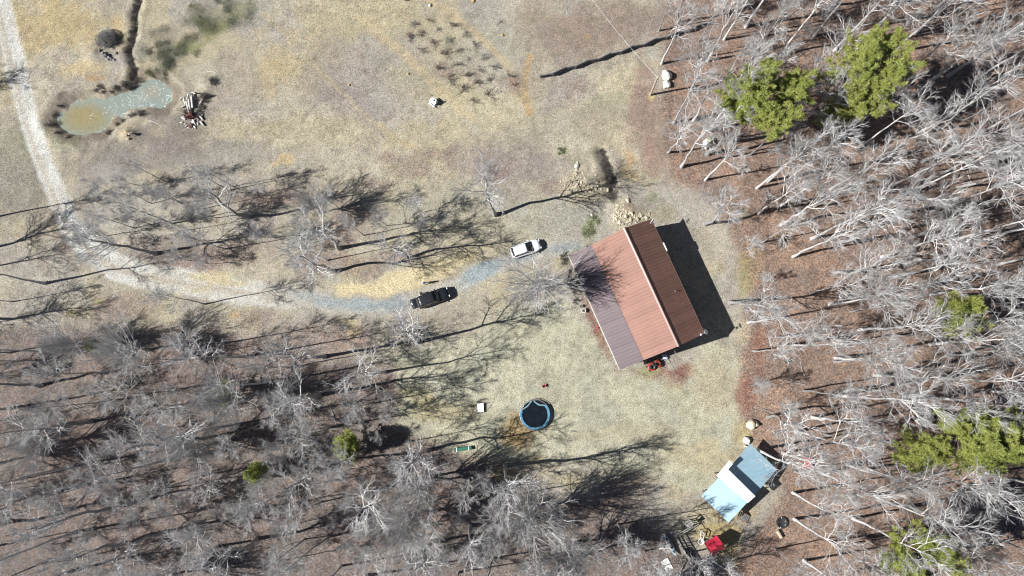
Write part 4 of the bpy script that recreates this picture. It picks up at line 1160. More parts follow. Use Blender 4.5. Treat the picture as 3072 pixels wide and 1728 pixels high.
for yy in (6.0, 9.6):
    f = MB().box((HL - .33, yy, 2.6), (.06, 1.2, 1.2)).build('window', M['white_paint'], house)
    MB().box((HL - .29, yy, 2.6), (.03, 1.02, 1.02)).build('pane', M['glass'], f)
# thin pipe boot on the rear slope and a white strip at the rear eave
MB().lathe([(.07, 0), (.06, .3), (.085, .31), (.0, .34)], (10.6, 11.2, 5.55), 10).build('vent_pipe', M['steel'], house)
MB().box((4.35, YE + .22, ZE - .02), (1.25, .16, .10), bev=.02).build('eave_awning', M['white_paint'], house)

def on_house(x, y, z):
    p = HA + HU * x + HW * y
    return Vector((p.x, p.y, hz0 + z))
# satellite dish at the lower rear corner, an antenna bracket at the upper one
p = on_house(HL - .15, YE - .1, ZE + .05)
t = thing('satellite_dish', 'white oval satellite dish on the lower rear corner of the house roof', 'dish', p, math.radians(200))
tilt = Matrix.Translation((-.28, -.05, .62)) @ Matrix.Rotation(math.radians(-48), 4, 'Y')
prof = [(.02, -.10), (.18, -.085), (.34, -.04), (.45, .01), (.46, .03), (.44, .03), (.33, -.02), (.17, -.065), (.02, -.08)]
MB().lathe(prof, (0, 0, 0), 20, tilt @ Matrix.Diagonal((1, .8, 1, 1))).build('reflector', M['white_paint'], t, True)
MB().tube([(0, 0, 0), (-.05, 0, .35), (-.25, -.04, .55)], .03, 8).build('mast', M['steel'], t)
MB().tube([(-.1, -.02, .35), (.25, .02, .62), (.5, .05, .8)], .022, 6).build('feed_arm', M['white_paint'], t)
MB().box((.53, .05, .84), (.2, .26, .16), bev=.04).build('receiver_head', M['white_paint'], t)
p = on_house(.35, YE - .12, ZE + .03)
t = thing('antenna', 'small pale antenna bracket on the upper rear corner of the house roof', 'antenna', p, 1.0)
MB().tube([(0, 0, 0), (0, 0, .6)], .025, 6).build('mast', M['steel'], t)
MB().beam((-.4, 0, .58), (.35, 0, .62), .06, .05).build('boom', M['white_paint'], t)
for x in (-.3, 0, .25): MB().beam((x, -.25, .62), (x, .25, .62), .025, .02).build('element', M['steel'], t)

# ------------------------------------------------------------------ tin-roofed shed
sc_ = g(2190, 1450); sz0 = gz(sc_.x, sc_.y)
shed = thing('shed', 'shed with pale blue tin roof in two sheets either side of a raised white strip', 'shed', (sc_.x, sc_.y, sz0))
def sp(px, py, z):
    q = g(px, py, z + sz0); return Vector((q.x - sc_.x, q.y - sc_.y, z))
def tin_sheets(name, a, b, c, d_, n_, mt):
    """a-b is the upper edge, d-c the lower edge; sheets run from upper to lower edge"""
    for i in range(n_):
        f0, f1 = i / n_, (i + 1) / n_ - .006
        q = [a.lerp(b, f0), a.lerp(b, f1), d_.lerp(c, f1), d_.lerp(c, f0)]
        nrm = (q[1] - q[0]).cross(q[3] - q[0]).normalized(); nrm = nrm if nrm.z > 0 else -nrm
        m_ = MB(); vs = []; k = 9
        for j in range(k + 1):
            h = .022 if j % 2 else 0
            vs += [tuple(q[0].lerp(q[1], j / k) + nrm * h), tuple(q[3].lerp(q[2], j / k) + nrm * h)]
        fs = [(2 * j, 2 * j + 2, 2 * j + 3, 2 * j + 1) for j in range(k)]
        m_.add(vs, fs); m_.slab([p_ - nrm * .01 for p_ in q], .02)
        m_.build(name, M[mt], shed)
tin_sheets('roof_sheet', sp(2156, 1433, 3.75), sp(2243, 1507, 3.75), sp(2186, 1568, 2.75), sp(2104, 1488, 2.75), 9, 'tin_light')
tin_sheets('roof_sheet', sp(2184, 1408, 3.5), sp(2252, 1500, 3.5), sp(2331, 1408, 2.2), sp(2250, 1331, 2.2), 9, 'tin_light')
W0 = [sp(2150, 1427, 4.35), sp(2243, 1509, 4.35), sp(2266, 1489, 4.5), sp(2184, 1408, 4.5)]
W1 = [sp(2150, 1427, 4.355), sp(2184, 1409, 4.505), sp(2199, 1391, 4.52), sp(2189, 1381, 4.5)]
MB().slab(W0, .06).build('raised_roof_strip', M['tin_white'], shed)
MB().slab(W1[::-1], .05).build('raised_roof_wing', M['tin_white'], shed)
def wall_run(pts, zt, name):
    for i in range(len(pts) - 1):
        a, b = Vector(pts[i]), Vector(pts[i + 1])
        L = (b - a).length; c = (a + b) / 2; rz_ = math.atan2(b.y - a.y, b.x - a.x)
        n_ = max(2, int(L / .28))
        MB().box((c.x, c.y, zt / 2 - .1), (L, .1, zt + .2), rz_).build(name, M['shed_wall'], shed)
q = [sp(2110, 1488, 0), sp(2186, 1562, 0), sp(2240, 1505, 0), sp(2160, 1434, 0)]
def shrink(q, k): 
    c = sum(q, Vector()) / len(q); return [c + (p_ - c) * k for p_ in q]
A_ = [sp(2156, 1433, 3.75), sp(2243, 1507, 3.75), sp(2186, 1568, 2.95), sp(2104, 1488, 2.95)]
A_ = shrink([Vector((p_.x, p_.y, 0)) for p_ in A_], .6)
wall_run(A_ + A_[:1], 2.85, 'wall')
B_ = [sp(2184, 1408, 3.5), sp(2252, 1500, 3.5), sp(2331, 1408, 2.6), sp(2250, 1331, 2.6)]
B_ = shrink([Vector((p_.x, p_.y, 0)) for p_ in B_], .55)
wall_run(B_[1:] + B_[:1], 2.4, 'wall')
for p_ in shrink([Vector((v.x, v.y, 0)) for v in W0], .75): MB().box((p_.x, p_.y, 2.1), (.12, .12, 4.3)).build('post', M['tan_wood'], shed)
# red-edged wooden steps below the shed
p = at(2225, 1548); t = thing('wooden_steps', 'reddish wooden ladder of steps leaning out below the shed roof', 'steps', p, ang(34, 18))
for s in (-.55, .55): MB().beam((-.9, s, 1.0), (1.0, s * .9, .12), .09, .16).build('stringer', M['red_wood'], t)
for i in range(7):
    f = i / 6; MB().box((-.75 + 1.6 * f, 0, .98 - .76 * f), (.16, 1.05, .04)).build('tread', M['dark_wood'], t)
for px, py, dx, dy, L, lab in ((2240, 1340, 14, 5, .9, 'pale board end sticking out beneath the upper corner of the shed roof'), (2112, 1472, 8, -4, .6, 'short dark board at the left corner of the shed roof'),):
    t = MB().box((0, 0, .25), (L, .16, .5), bev=.03).build('board', M['white_wood'] if 'pale' in lab else M['dark_wood']); t.location = at(px, py); t.rotation_euler = (0, 0, ang(dx, dy)); tag(t, lab, 'board')

# ------------------------------------------------------------------ red playhouse and pen
pc_ = g(2145, 1640); pz0 = gz(pc_.x, pc_.y)
ph = thing('playhouse', 'small playhouse with bright red ribbed roof beside the wooden pen', 'playhouse', (pc_.x, pc_.y, pz0))
def pp(px, py, z, o=pc_, oz=pz0):
    q = g(px, py, z + oz); return Vector((q.x - o.x, q.y - o.y, z))
c0, c1, c2, c3 = pp(2112.6, 1629.5, 2.2), pp(2150, 1605, 2.2), pp(2175, 1644, 2.2), pp(2134.6, 1670, 2.2)
ux = (c1 - c0).normalized(); mid_a = (c0 + c3) / 2; mid_b = (c1 + c2) / 2
r0 = mid_a + Vector((0, 0, .85)); r1 = mid_b + Vector((0, 0, .85))
for (a, b, lo_a, lo_b) in ((r0, r1, c0, c1), (r0, r1, c3, c2)):
    n_ = 6
    for i in range(n_):
        f0, f1 = i / n_, (i + 1) / n_ - .008
        q = [a.lerp(b, f0), a.lerp(b, f1), lo_a.lerp(lo_b, f1), lo_a.lerp(lo_b, f0)]
        nrm = (q[1] - q[0]).cross(q[3] - q[0]).normalized(); nrm = nrm if nrm.z > 0 else -nrm
        m_ = MB().slab(q, .025)
        for f in (.04, .5):
            m_.beam(q[0].lerp(q[1], f) + nrm * .012, q[3].lerp(q[2], f) + nrm * .012, .035, .03, up=nrm)
        m_.build('roof_panel', M['red_metal'], ph)
MB().beam(r0 + Vector((0, 0, .03)), r1 + Vector((0, 0, .03)), .2, .04).build('ridge_cap', M['red_metal'], ph)
W_ = shrink([Vector((v.x, v.y, 0)) for v in (c0, c1, c2, c3)], .5)
for i in range(4):
    a, b = W_[i], W_[(i + 1) % 4]; L = (b - a).length; c = (a + b) / 2
    n_ = 5
    for j in range(n_):
        MB().beam(a.lerp(b, j / n_ + .005) + Vector((0, 0, .25 + .0)), a.lerp(b, (j + 1) / n_ - .005) + Vector((0, 0, .25)), .03, .45).add([], []).build('wall_board', M['tan_wood'], ph) if i == 1 else None
    if i != 1: MB().beam(a + Vector((0, 0, 1.05)), b + Vector((0, 0, 1.05)), .05, 2.1).build('wall', M['tan_wood'], ph)
    MB().box((a.x, a.y, 1.1), (.1, .1, 2.2)).build('post', M['tan_wood'], ph)
for i, (lo, hi) in enumerate(((W_[0], W_[3]), (W_[1], W_[2]))):
    m_ = (lo + hi) / 2
    MB().add([(lo.x, lo.y, 2.1), (hi.x, hi.y, 2.1), (m_.x, m_.y, 2.86), (lo.x + .03 * ux.x, lo.y + .03 * ux.y, 2.1), (hi.x + .03 * ux.x, hi.y + .03 * ux.y, 2.1), (m_.x + .03 * ux.x, m_.y + .03 * ux.y, 2.86)], [(0, 1, 2), (5, 4, 3), (0, 1, 4, 3), (1, 2, 5, 4), (2, 0, 3, 5)]).build('gable', M['red_wood'], ph)

pen = thing('pen_fence', 'grey weathered wooden pen rails left of the red-roofed playhouse', 'pen fence', (pc_.x, pc_.y, pz0))
def rail(a, b, z, w_, h, mt='grey_wood', name='rail', par=pen):
    A, B = pp(*a, z), pp(*b, z); return MB().beam(A, B, w_, h).build(name, M[mt], par)
rail((2028, 1605), (2079, 1577), 1.40, .07, .16); rail((2032, 1611), (2080, 1581), 1.42, .07, .14)
rail((2030, 1613), (2075, 1693), 1.40, .16, .07); rail((2028, 1611), (2072, 1691), .75, .05, .16); rail((2026, 1609), (2069, 1689), .25, .05, .3)
rail((2027, 1605), (2076, 1578), .75, .05, .16); rail((2026, 1604), (2074, 1578), .3, .05, .16)
rail((2081, 1580), (2093, 1597), 1.2, .05, .08)
for a in ((2027, 1608), (2053, 1593), (2078, 1578), (2048, 1645), (2062, 1669), (2073, 1690)):
    A = pp(*a, .72); MB().box((A.x, A.y, .7), (.11, .11, 1.44)).build('post', M['grey_wood'], pen)
for i in range(9):
    f0, f1 = .45 + i * .06, .45 + i * .06 + .056
    A = pp(2030 + 45 * f0, 1612 + 80 * f0, .6); B = pp(2030 + 45 * f1, 1612 + 80 * f1, .6)
    MB().beam(A, B, .03, 1.15).build('board', M['grey_wood'], pen)
# raised slatted stand at the top end of the pen
t = thing('slatted_stand', 'raised grey slatted stand at the upper corner of the wooden pen', 'stand', (pc_.x, pc_.y, pz0))
q = [pp(2054, 1571, 1.7), pp(2068, 1559, 1.7), pp(2081, 1572, 1.7), pp(2063, 1581, 1.7)]
for i in range(4): MB().beam(q[i], q[(i + 1) % 4], .09, .1).build('frame_rail', M['grey_wood'], t)
for f in (.45, .62, .8, .95): MB().beam(q[0].lerp(q[3], f) + Vector((0, 0, .06)), q[1].lerp(q[2], f) + Vector((0, 0, .06)), .12, .03).build('slat', M['grey_wood'], t)
for v in q: MB().box((v.x, v.y, .85), (.1, .1, 1.7)).build('leg', M['grey_wood'], t)
MB().beam(q[0] * 1 + Vector((0, 0, -.9)), q[2] + Vector((0, 0, -.9)), .05, .12).build('brace', M['grey_wood'], t)
# pale frame with a basin
t = thing('trestle', 'pale wooden trestle standing between the pen and the red roof', 'trestle', (pc_.x, pc_.y, pz0))
for a, b in (((2103, 1594), (2101, 1616)), ((2105, 1594), (2113, 1601)), ((2113, 1601), (2110, 1617))): MB().beam(pp(*a, .95), pp(*b, .95), .09, .09).build('bar', M['white_wood'], t)
for a in ((2103, 1594), (2101, 1616), (2113, 1601), (2110, 1617)):
    v = pp(*a, .9); MB().box((v.x, v.y, .45), (.07, .07, .92)).build('leg', M['white_wood'], t)
t = thing('basin', 'pale grey basin below the pale trestle, left of the red roof', 'basin', at(2102, 1623), .6)
MB().lathe([(.2, 0), (.3, .06), (.4, .42), (.42, .44), (.38, .44), (.28, .12), (.02, .1)], (0, 0, 0), 16).build('bowl', M['white_wood'], t, True)
MB().ring((0, 0, .44), .40, .025, 18, 6).build('rim', M['white_paint'], t, True)
# open timber frame below the playhouse
t = thing('timber_frame', 'low open frame of pale timbers joined below the red roof', 'timber frame', (pc_.x, pc_.y, pz0))
for a, b, z in (((2155, 1657), (2160, 1668), .55), ((2160, 1668), (2168, 1661), .55), ((2166, 1654), (2183, 1677), .6), ((2183, 1677), (2168, 1686), .55), ((2172, 1668), (2168, 1671), .5), ((2176, 1673), (2170, 1678), .5), ((2160, 1662), (2166, 1659), .5)):
    MB().beam(pp(*a, z), pp(*b, z), .12, .09).build('timber', M['tan_wood'], t)
for a in ((2156, 1658), (2166, 1654), (2183, 1677), (2168, 1686)):
    v = pp(*a, .3); MB().box((v.x, v.y, .28), (.1, .1, .56)).build('post', M['tan_wood'], t)
t = thing('ramp', 'pale wooden ramp of boards below the lower left corner of the red roof', 'ramp', (pc_.x, pc_.y, pz0))
for i in range(3):
    A = pp(2126 + i * 3.2, 1663 + i * .4, .5); B = pp(2138 + i * 3.4, 1690 - i * .5, .1)
    MB().beam(A, B, .15, .04).build('board', M['white_wood'], t)
for f in (.2, .5, .8): MB().beam(pp(2126 + 12 * f, 1663 + 27 * f, .53 - .4 * f), pp(2133 + 12 * f, 1663 + 26 * f, .53 - .4 * f), .05, .04).build('cleat', M['grey_wood'], t)
t = MB().box((0, 0, .06), (1.0, .16, .06), bev=.01).build('plank', M['white_wood']); t.location = at(2124, 1685); t.rotation_euler = (0, 0, ang(18, -8)); tag(t, 'short whitish plank lying left of the pale ramp', 'plank')
for px, py, r, h, lab in ((2136, 1701, .26, .36, 'round white bucket below the pale ramp'), (2177, 1698, .16, .3, 'small white pail at the bottom right of the timber frame')):
    t = thing('bucket', lab, 'bucket', at(px, py))
    MB().lathe([(r * .8, 0), (r, h), (r * .93, h), (r * .72, .04), (.01, .04)], (0, 0, 0), 14).build('pail', M['white_paint'], t, True)
    MB().ring((0, 0, h), r, .015, 16, 6).build('rim', M['white_paint'], t)
# long boat on a red rack
t = thing('kayak', 'long narrow blue-grey and white kayak raised on a red rack', 'kayak', at(2008, 1632), ang(36, 63))
prof = [(-1.78, .03, .30), (-1.6, .10, .24), (-1.2, .24, .17), (-.6, .35, .12), (0, .385, .10), (.6, .35, .12), (1.2, .24, .17), (1.6, .10, .24), (1.78, .03, .30)]
rings = []
for x, hw, zb in prof:
    rings.append([(x, hw * math.cos(a) * (1 if math.sin(a) < .0 else 1), .55 + (zb - .1) * .5 + (.20 if math.sin(a) < 0 else .13) * math.sin(a) * (hw / .385) ** .5) for a in [2 * math.pi * j / 14 for j in range(14)]])
MB().loft(rings).build('hull', M['kayak'], t, True)
cp = MB(); n_ = 20
cp.add([(.02 + .52 * math.cos(2 * math.pi * j / n_), .22 * math.sin(2 * math.pi * j / n_), .70) for j in range(n_)], [tuple(range(n_))]); cp.build('cockpit', M['black'], t)
rm = MB(); pts = [(.02 + .54 * math.cos(2 * math.pi * j / n_), .235 * math.sin(2 * math.pi * j / n_), .705) for j in range(n_ + 1)]; rm.tube(pts, .022, 6); rm.build('cockpit_rim', M['darksteel'], t)
MB().box((-.15, 0, .72), (.3, .3, .06), bev=.02).box((-.32, 0, .80), (.06, .3, .2), bev=.02).build('seat', M['kayak'], t)
for x in (-.95, 1.0): MB().box((x, 0, .695), (.34, .2, .03), bev=.012).build('hatch', M['darksteel'], t)
t = thing('boat_rack', 'red metal rack sticking out on the left under the narrow kayak', 'rack', at(2004, 1632), ang(36, 63))
for x in (-.55, .5):
    MB().beam((x, -.75, .38), (x, .32, .42), .06, .06).build('crossbar', M['red_plastic'], t)
    for y in (-.7, .3): MB().beam((x, y, .4), (x + .05, y - .06, 0), .05, .05).build('leg', M['red_plastic'], t)
MB().beam((-.55, -.2, .3), (.5, -.2, .3), .05, .05).build('stretcher', M['red_plastic'], t)
t = thing('paddle', 'white paddle leaning against the left side of the narrow kayak', 'paddle', at(1995, 1643), ang(21, -4))
MB().tube([(-.55, 0, .05), (.45, 0, .5)], .022, 8).build('shaft', M['white_paint'], t)
MB().box((-.68, 0, .03), (.36, .16, .025), bev=.01).build('blade', M['white_paint'], t)
for i, (px, py, lab) in enumerate(((1996, 1686, 'upper one of two whitish pallets left of the bottom of the pen'), (2005, 1703, 'lower one of two whitish pallets left of the bottom of the pen'))):
    t = thing('pallet', lab, 'pallet', at(px, py), ang(17, -10), 'whitish pallets on the leaves')
    for j in range(4): MB().box((-.42 + j * .28, 0, .13), (.265, .78, .025)).build('slat', M['white_wood'], t)
    for y in (-.34, 0, .34): MB().box((0, y, .06), (1.1, .08, .115)).build('runner', M['grey_wood'], t)

# ------------------------------------------------------------------ trampoline and yard things
t = thing('trampoline', 'large round trampoline with black mat and blue pad slipped down at the top', 'trampoline', at(1605, 1243))
TR, TH = 2.17, .55
MB().ring((0, 0, TH), TR, .032, 48, 8).build('frame', M['steel'], t, True)
mb = MB(); n_ = 48; R1 = TR - .17
mb.add([(R1 * math.cos(2 * math.pi * j / n_), R1 * math.sin(2 * math.pi * j / n_), TH - .01) for j in range(n_)] + [(R1 * .5 * math.cos(2 * math.pi * j / n_), R1 * .5 * math.sin(2 * math.pi * j / n_), TH - .04) for j in range(n_)] + [(0, 0, TH - .05)],
       [(j, (j + 1) % n_, n_ + (j + 1) % n_, n_ + j) for j in range(n_)] + [(n_ + j, n_ + (j + 1) % n_, 2 * n_) for j in range(n_)]); mb.build('mat', M['mat_black'], t, True)
spm = MB().tube([(R1 - .02, 0, TH - .01), (TR - .02, 0, TH)], .016, 6).mesh('spring'); spm.materials.append(M['steel'])
for j in range(46):
    a = math.radians(25 + j * 3.1)
    o = link('spring', spm, t); o.rotation_euler = (0, 0, a)
def pad(a0, a1, ri0, ro0, sag, mt, name, n_=22):
    m_ = MB(); vs = []
    for i in range(n_ + 1):
        f = i / n_; a = math.radians(a0 + (a1 - a0) * f); s = math.sin(math.pi * f) * sag
        wv = .012 * math.sin(i * 2.3)
        for r, z in ((ro0 - s, TH + .045), (ro0 - s - .02, TH + .06 + wv), (ri0 - s + .02, TH + .055 + wv), (ri0 - s, TH + .035), (ri0 - s, TH + .02), (ro0 - s, TH + .02)):
            vs.append((r * math.cos(a), r * math.sin(a), z))
    fs = []
    for i in range(n_):
        for j in range(6):
            j2 = (j + 1) % 6; fs.append((i * 6 + j, i * 6 + j2, (i + 1) * 6 + j2, (i + 1) * 6 + j))
    m_.add(vs, fs + [tuple(range(6)), tuple(n_ * 6 + j for j in range(6))[::-1]])
    m_.build(name, M[mt], t, False)
pad(162, 402, TR - .34, TR - .02, 0, 'blue_pad', 'pad', 44)
pad(42, 96, TR - .34, TR - .12, .42, 'teal_pad', 'slack_pad')
pad(104, 160, TR - .30, TR - .10, .36, 'teal_pad', 'slack_pad')
for j in range(6):
    a = math.radians(15 + j * 60); x, y = TR * math.cos(a), TR * math.sin(a)
    MB().tube([(x, y, TH), (x, y, .04)], .024, 8).build('leg', M['steel'], t)
for j in range(3):
    a, b = math.radians(15 + j * 120), math.radians(75 + j * 120)
    MB().tube([(TR * math.cos(a), TR * math.sin(a), .04), (TR * math.cos(b), TR * math.sin(b), .04)], .024, 8).build('foot_bar', M['steel'], t)

t = thing('basketball_goal', 'small basketball goal with tilted white backboard, left of the trampoline', 'basketball goal', at(1442, 1223), ang(1, 0) + .06)
rot = Matrix.Rotation(math.radians(-9), 3, 'Y')
c_ = Vector((0, 0, .22))
def bb(p_): return c_ + rot @ Vector(p_)
def bbox_(m_, c, s): return m_.box(bb(c), s, rot=rot)
bbox_(MB(), (0, 0, 0), (.92, 1.24, .03)).build('backboard', M['white_paint'], t)
fr_ = MB()
for c, s in (((.48, 0, 0), (.05, 1.34, .06)), ((-.48, 0, 0), (.05, 1.34, .06)), ((0, .645, 0), (.91, .05, .06)), ((0, -.645, 0), (.91, .05, .06))): bbox_(fr_, c, s)
fr_.build('frame', M['darksteel'], t)
sq = MB()
for c, s in (((.12, .08, .019), (.03, .34, .006)), ((-.14, .08, .019), (.03, .34, .006)), ((-.01, .235, .019), (.23, .03, .006)), ((-.01, -.075, .019), (.23, .03, .006))): bbox_(sq, c, s)
sq.build('target_square', M['black'], t)
h_ = MB(); pts = [bb((.18 + .2 * math.cos(a), -.42 + .2 * math.sin(a), .12)) for a in [2 * math.pi * j / 18 for j in range(19)]]; h_.tube(pts, .018, 6); h_.build('rim', M['darksteel'], t)
MB().tube([(.52, .62, .25), (1.55, .72, .42), (.62, -.66, .06)], .026, 6).build('pole', M['darksteel'], t)
MB().tube([(.5, .3, .25), (1.0, .66, .34)], .022, 6).build('strut', M['darksteel'], t)
MB().tube([(.55, -.6, .06), (.55, .62, .1)], .024, 6).build('base_bar', M['darksteel'], t)
for y in (-.5, .5): MB().tube([(-.4, y, .16), (-.4, y, 0)], .024, 6).build('leg', M['darksteel'], t)

t = thing('green_bench', 'long green bench with two white cross straps in the tree shadow', 'bench', at(1389, 1346), ang(52, -6))
MB().box((0, 0, .44), (2.55, .52, .05), bev=.015).build('seat', M['green_metal'], t)
for x in (-.88, .86): MB().box((x, 0, .475), (.11, .58, .03)).build('strap', M['white_paint'], t)
for x in (-1.05, 1.05):
    for y in (-.2, .2): MB().box((x, y, .21), (.07, .07, .42)).build('leg', M['green_metal'], t)
MB().beam((-1.05, 0, .2), (1.05, 0, .2), .05, .05).build('stretcher', M['green_metal'], t)

t = thing('small_chair', 'tiny red chair with thin dark legs alone on the pale lawn', 'chair', at(1633, 1157), ang(12, -7))
MB().box((0, 0, .38), (.42, .34, .035), bev=.012).build('seat', M['red_plastic'], t)
MB().box((-.26, 0, .58), (.05, .34, .36), rot=Matrix.Rotation(math.radians(-20), 3, 'Y'), bev=.012).build('backrest', M['red_plastic'], t)
for x in (-.17, .19):
    for y in (-.14, .14): MB().tube([(x, y, .37), (x * 1.4, y * 1.3, 0)], .014, 6).build('leg', M['darksteel'], t)

t = thing('grill', 'dark kettle grill at the litter edge right of the house', 'grill', at(2356, 1083), .4)
MB().lathe([(.05, .45), (.22, .52), (.3, .66), (.31, .72)], (0, 0, 0), 16).build('bowl', M['darksteel'], t, True)
MB().lathe([(.31, .73), (.29, .82), (.2, .92), (.04, .97)], (0, 0, 0), 16).build('lid', M['darksteel'], t, True)
MB().beam((-.06, 0, 1.0), (.06, 0, 1.0), .03, .03).build('handle', M['steel'], t)
for a in (0, 2.1, 4.2): MB().tube([(.16 * math.cos(a), .16 * math.sin(a), .52), (.32 * math.cos(a), .32 * math.sin(a), 0)], .016, 6).build('leg', M['steel'], t)

t = thing('fire_ring', 'black iron fire ring with ashes on the brown leaves', 'fire ring', at(2345, 1567))
MB().lathe([(.60, 0), (.78, 0), (.80, .26), (.76, .30), (.64, .30), (.60, .22)], (0, 0, 0), 26).build('outer_ring', M['rubber'], t, True)
MB().lathe([(.03, .10), (.5, .09), (.60, .08)], (0, 0, 0), 22).build('ash', M['brush_grey'], t, True)
for i in range(5):
    a = i * 1.3 + .4; MB().box(((.5 + .2 * (i % 2)) * math.cos(a), (.5 + .2 * (i % 2)) * math.sin(a), .2 + .12 * (i % 2)), (.16, .09, .06), a, bev=.015).build('cinder', M['white_wood'] if i % 2 else M['red_plastic'] if i == 2 else M['concrete'], t)
t = thing('log_stool', 'short pale split-log seat just below the fire ring', 'log stool', at(2336, 1601), ang(13, 22))
MB().lathe([(.24, -.55), (.26, -.4), (.25, .4), (.23, .55)], (0, 0, 0), 12, Matrix.Translation((0, 0, .3)) @ Matrix.Rotation(math.pi / 2, 4, 'Y')).build('log', M['tan_wood'], t)
MB().box((-.35, 0, .05), (.16, .4, .12)).box((.35, 0, .05), (.16, .4, .12)).build('footing', M['dark_wood'], t)
t = MB().tube([(-.5, 0, .05), (0, .02, .07), (.55, -.02, .05)], .03, 6).build('poker_stick', M['log_white']); t.location = at(2341, 1591); t.rotation_euler = (0, 0, ang(14, 24)); tag(t, 'pale stick leaning from the fire ring to the log seat', 'stick')

t = thing('red_bench', 'faded red slatted bench under pale branches right of the shed', 'bench', at(2417, 1387), ang(-6, 42))
for j in range(4): MB().box((0, -.33 + j * .19, .46), (1.5, .17, .035)).build('slat', M['pink_paint'], t)
for j in range(2): MB().box((0, .45, .62 + j * .2), (1.5, .035, .17)).build('back_slat', M['pink_paint'], t)
for x in (-.62, .62):
    MB().beam((x, -.4, .42), (x, .44, .42), .07, .05).build('bearer', M['pink_paint'], t)
    MB().box((x, -.35, .2), (.07, .07, .4)).build('leg', M['pink_paint'], t); MB().box((x, .43, .45), (.07, .06, .9)).build('leg', M['pink_paint'], t)
MB().box((1.0, -.1, .3), (.45, .6, .06), bev=.01).build('foot_board', M['pink_paint'], t)

# planters by the porch
for px, py, r, h, mt, lab in ((1751, 933, .31, .5, 'white_paint', 'round white-rimmed planter on the grass beside the porch'), (1744, 919, .22, .35, 'dark_wood', 'dark pot beside the porch, just above the white-rimmed planter')):
    t = thing('planter', lab, 'planter', at(px, py))
    MB().lathe([(r * .75, 0), (r * .98, h), (r * .86, h), (r * .8, h - .08)], (0, 0, 0), 18).build('tub', M['dark_wood'], t, True)
    MB().ring((0, 0, h), r * .93, .035, 20, 6).build('rim', M[mt], t, True)
    MB().lathe([(r * .8, h - .07), (.02, h - .05)], (0, 0, 0), 16).build('soil', M['bush_twig'], t)
shrub('bramble', thicket[0], 1728, 905, .8, 'dark leafless shrub against the porch edge beside the round tree', 'shrub', 'dark shrubs along the porch')
shrub('bramble', thicket[1], 1718, 870, .8, 'dark leafless shrub against the porch edge beside the round tree', 'shrub', 'dark shrubs along the porch')
shrub('bramble', thicket[2], 1722, 840, .7, 'dark leafless shrub against the porch edge beside the round tree', 'shrub', 'dark shrubs along the porch')
shrub('bramble', thicket[0], 1690, 772, .9, 'dark leafless shrub at the end of the drive by the upper porch corner', 'shrub')
shrub('bramble', thicket[1], 1693, 787, .8, 'dark leafless shrub below the one at the upper porch corner', 'shrub')
t = MB().box((0, 0, .18), (.3, .22, .36), bev=.05).build('red_can', M['red_plastic']); t.location = at(1793, 984); tag(t, 'small red can on the ground against the porch edge', 'can')

# white box on the field
t = thing('well_house', 'small white well-house box with a pale board beside it, alone in the field', 'well house', at(1303, 308), ang(20, 15))
MB().add([(-.42, -.36, 0), (.42, -.36, 0), (.42, .36, 0), (-.42, .36, 0), (-.42, -.36, .75), (.42, -.36, .75), (.42, .36, .75), (-.42, .36, .75)], [(0, 1, 5, 4), (1, 2, 6, 5), (2, 3, 7, 6), (3, 0, 4, 7)]).build('box', M['white_paint'], t)
MB().slab([(-.5, -.44, .74), (.5, -.44, .74), (.5, 0, .96), (-.5, 0, .96)], .04).build('roof_panel', M['white_paint'], t)
MB().slab([(-.5, .003, .958), (.5, .003, .958), (.36, .42, .74), (-.5, .44, .74)], .04).build('roof_panel', M['white_paint'], t)
MB().box((0, -.62, .35), (1.1, .16, .05), bev=.01).build('side_board', M['white_paint'], t)
for x in (-.4, .4): MB().box((x, -.62, .16), (.06, .1, .33)).build('leg', M['darksteel'], t)
t = MB().tube([(0, 0, 0), (0, 0, 1.25)], .02, 6).box((0, 0, 1.3), (.22, .22, .16), bev=.03).build('marker_post', M['darksteel']); t.location = at(1306, 311); tag(t, 'thin dark post with a small cap behind the white well-house box', 'post')
t = MB().tube([(-.12, 0, .03), (.12, 0, .05)], .05, 6).build('valve_cover', M['darksteel']); t.location = at(1296, 286); tag(t, 'small dark valve cover just above the white well-house box', 'cover')
R = random.Random(3)
for i, (px, py, s, mt, lab) in enumerate(((1047,256,.22,'clay','single small orange clay clod in the tan field, left one of two'),(1224,222,.26,'clay','single small orange clay clod in the tan field, right one of two'),(1348,242,.2,'rock_tan','small pale stone at the lower left of the planted rows'),(1263,108,.16,'rock_tan','small stone near the upper left of the planted rows'),
     (1291,17,.3,'rock_white','pale stone at the top of the planted rows'),(1730,499,.45,'rock_white','single white stone above the rock pile'),(1503,275,.16,'dark_wood','small dark clod right of the planted rows'),(1419,4,.3,'clay','orange clod at the top edge right of the planted rows'),(1507,106,.25,'clay','orange clod in the scrub right of the planted rows'))):
    t = MB().rock((0, 0, s * .3), (s, s * .85, s * .7), 50 + i).build('stone' if 'ston' in lab else 'clod', M[mt]); t.location = at(px, py); tag(t, lab, 'stone' if 'ston' in lab else 'clod')

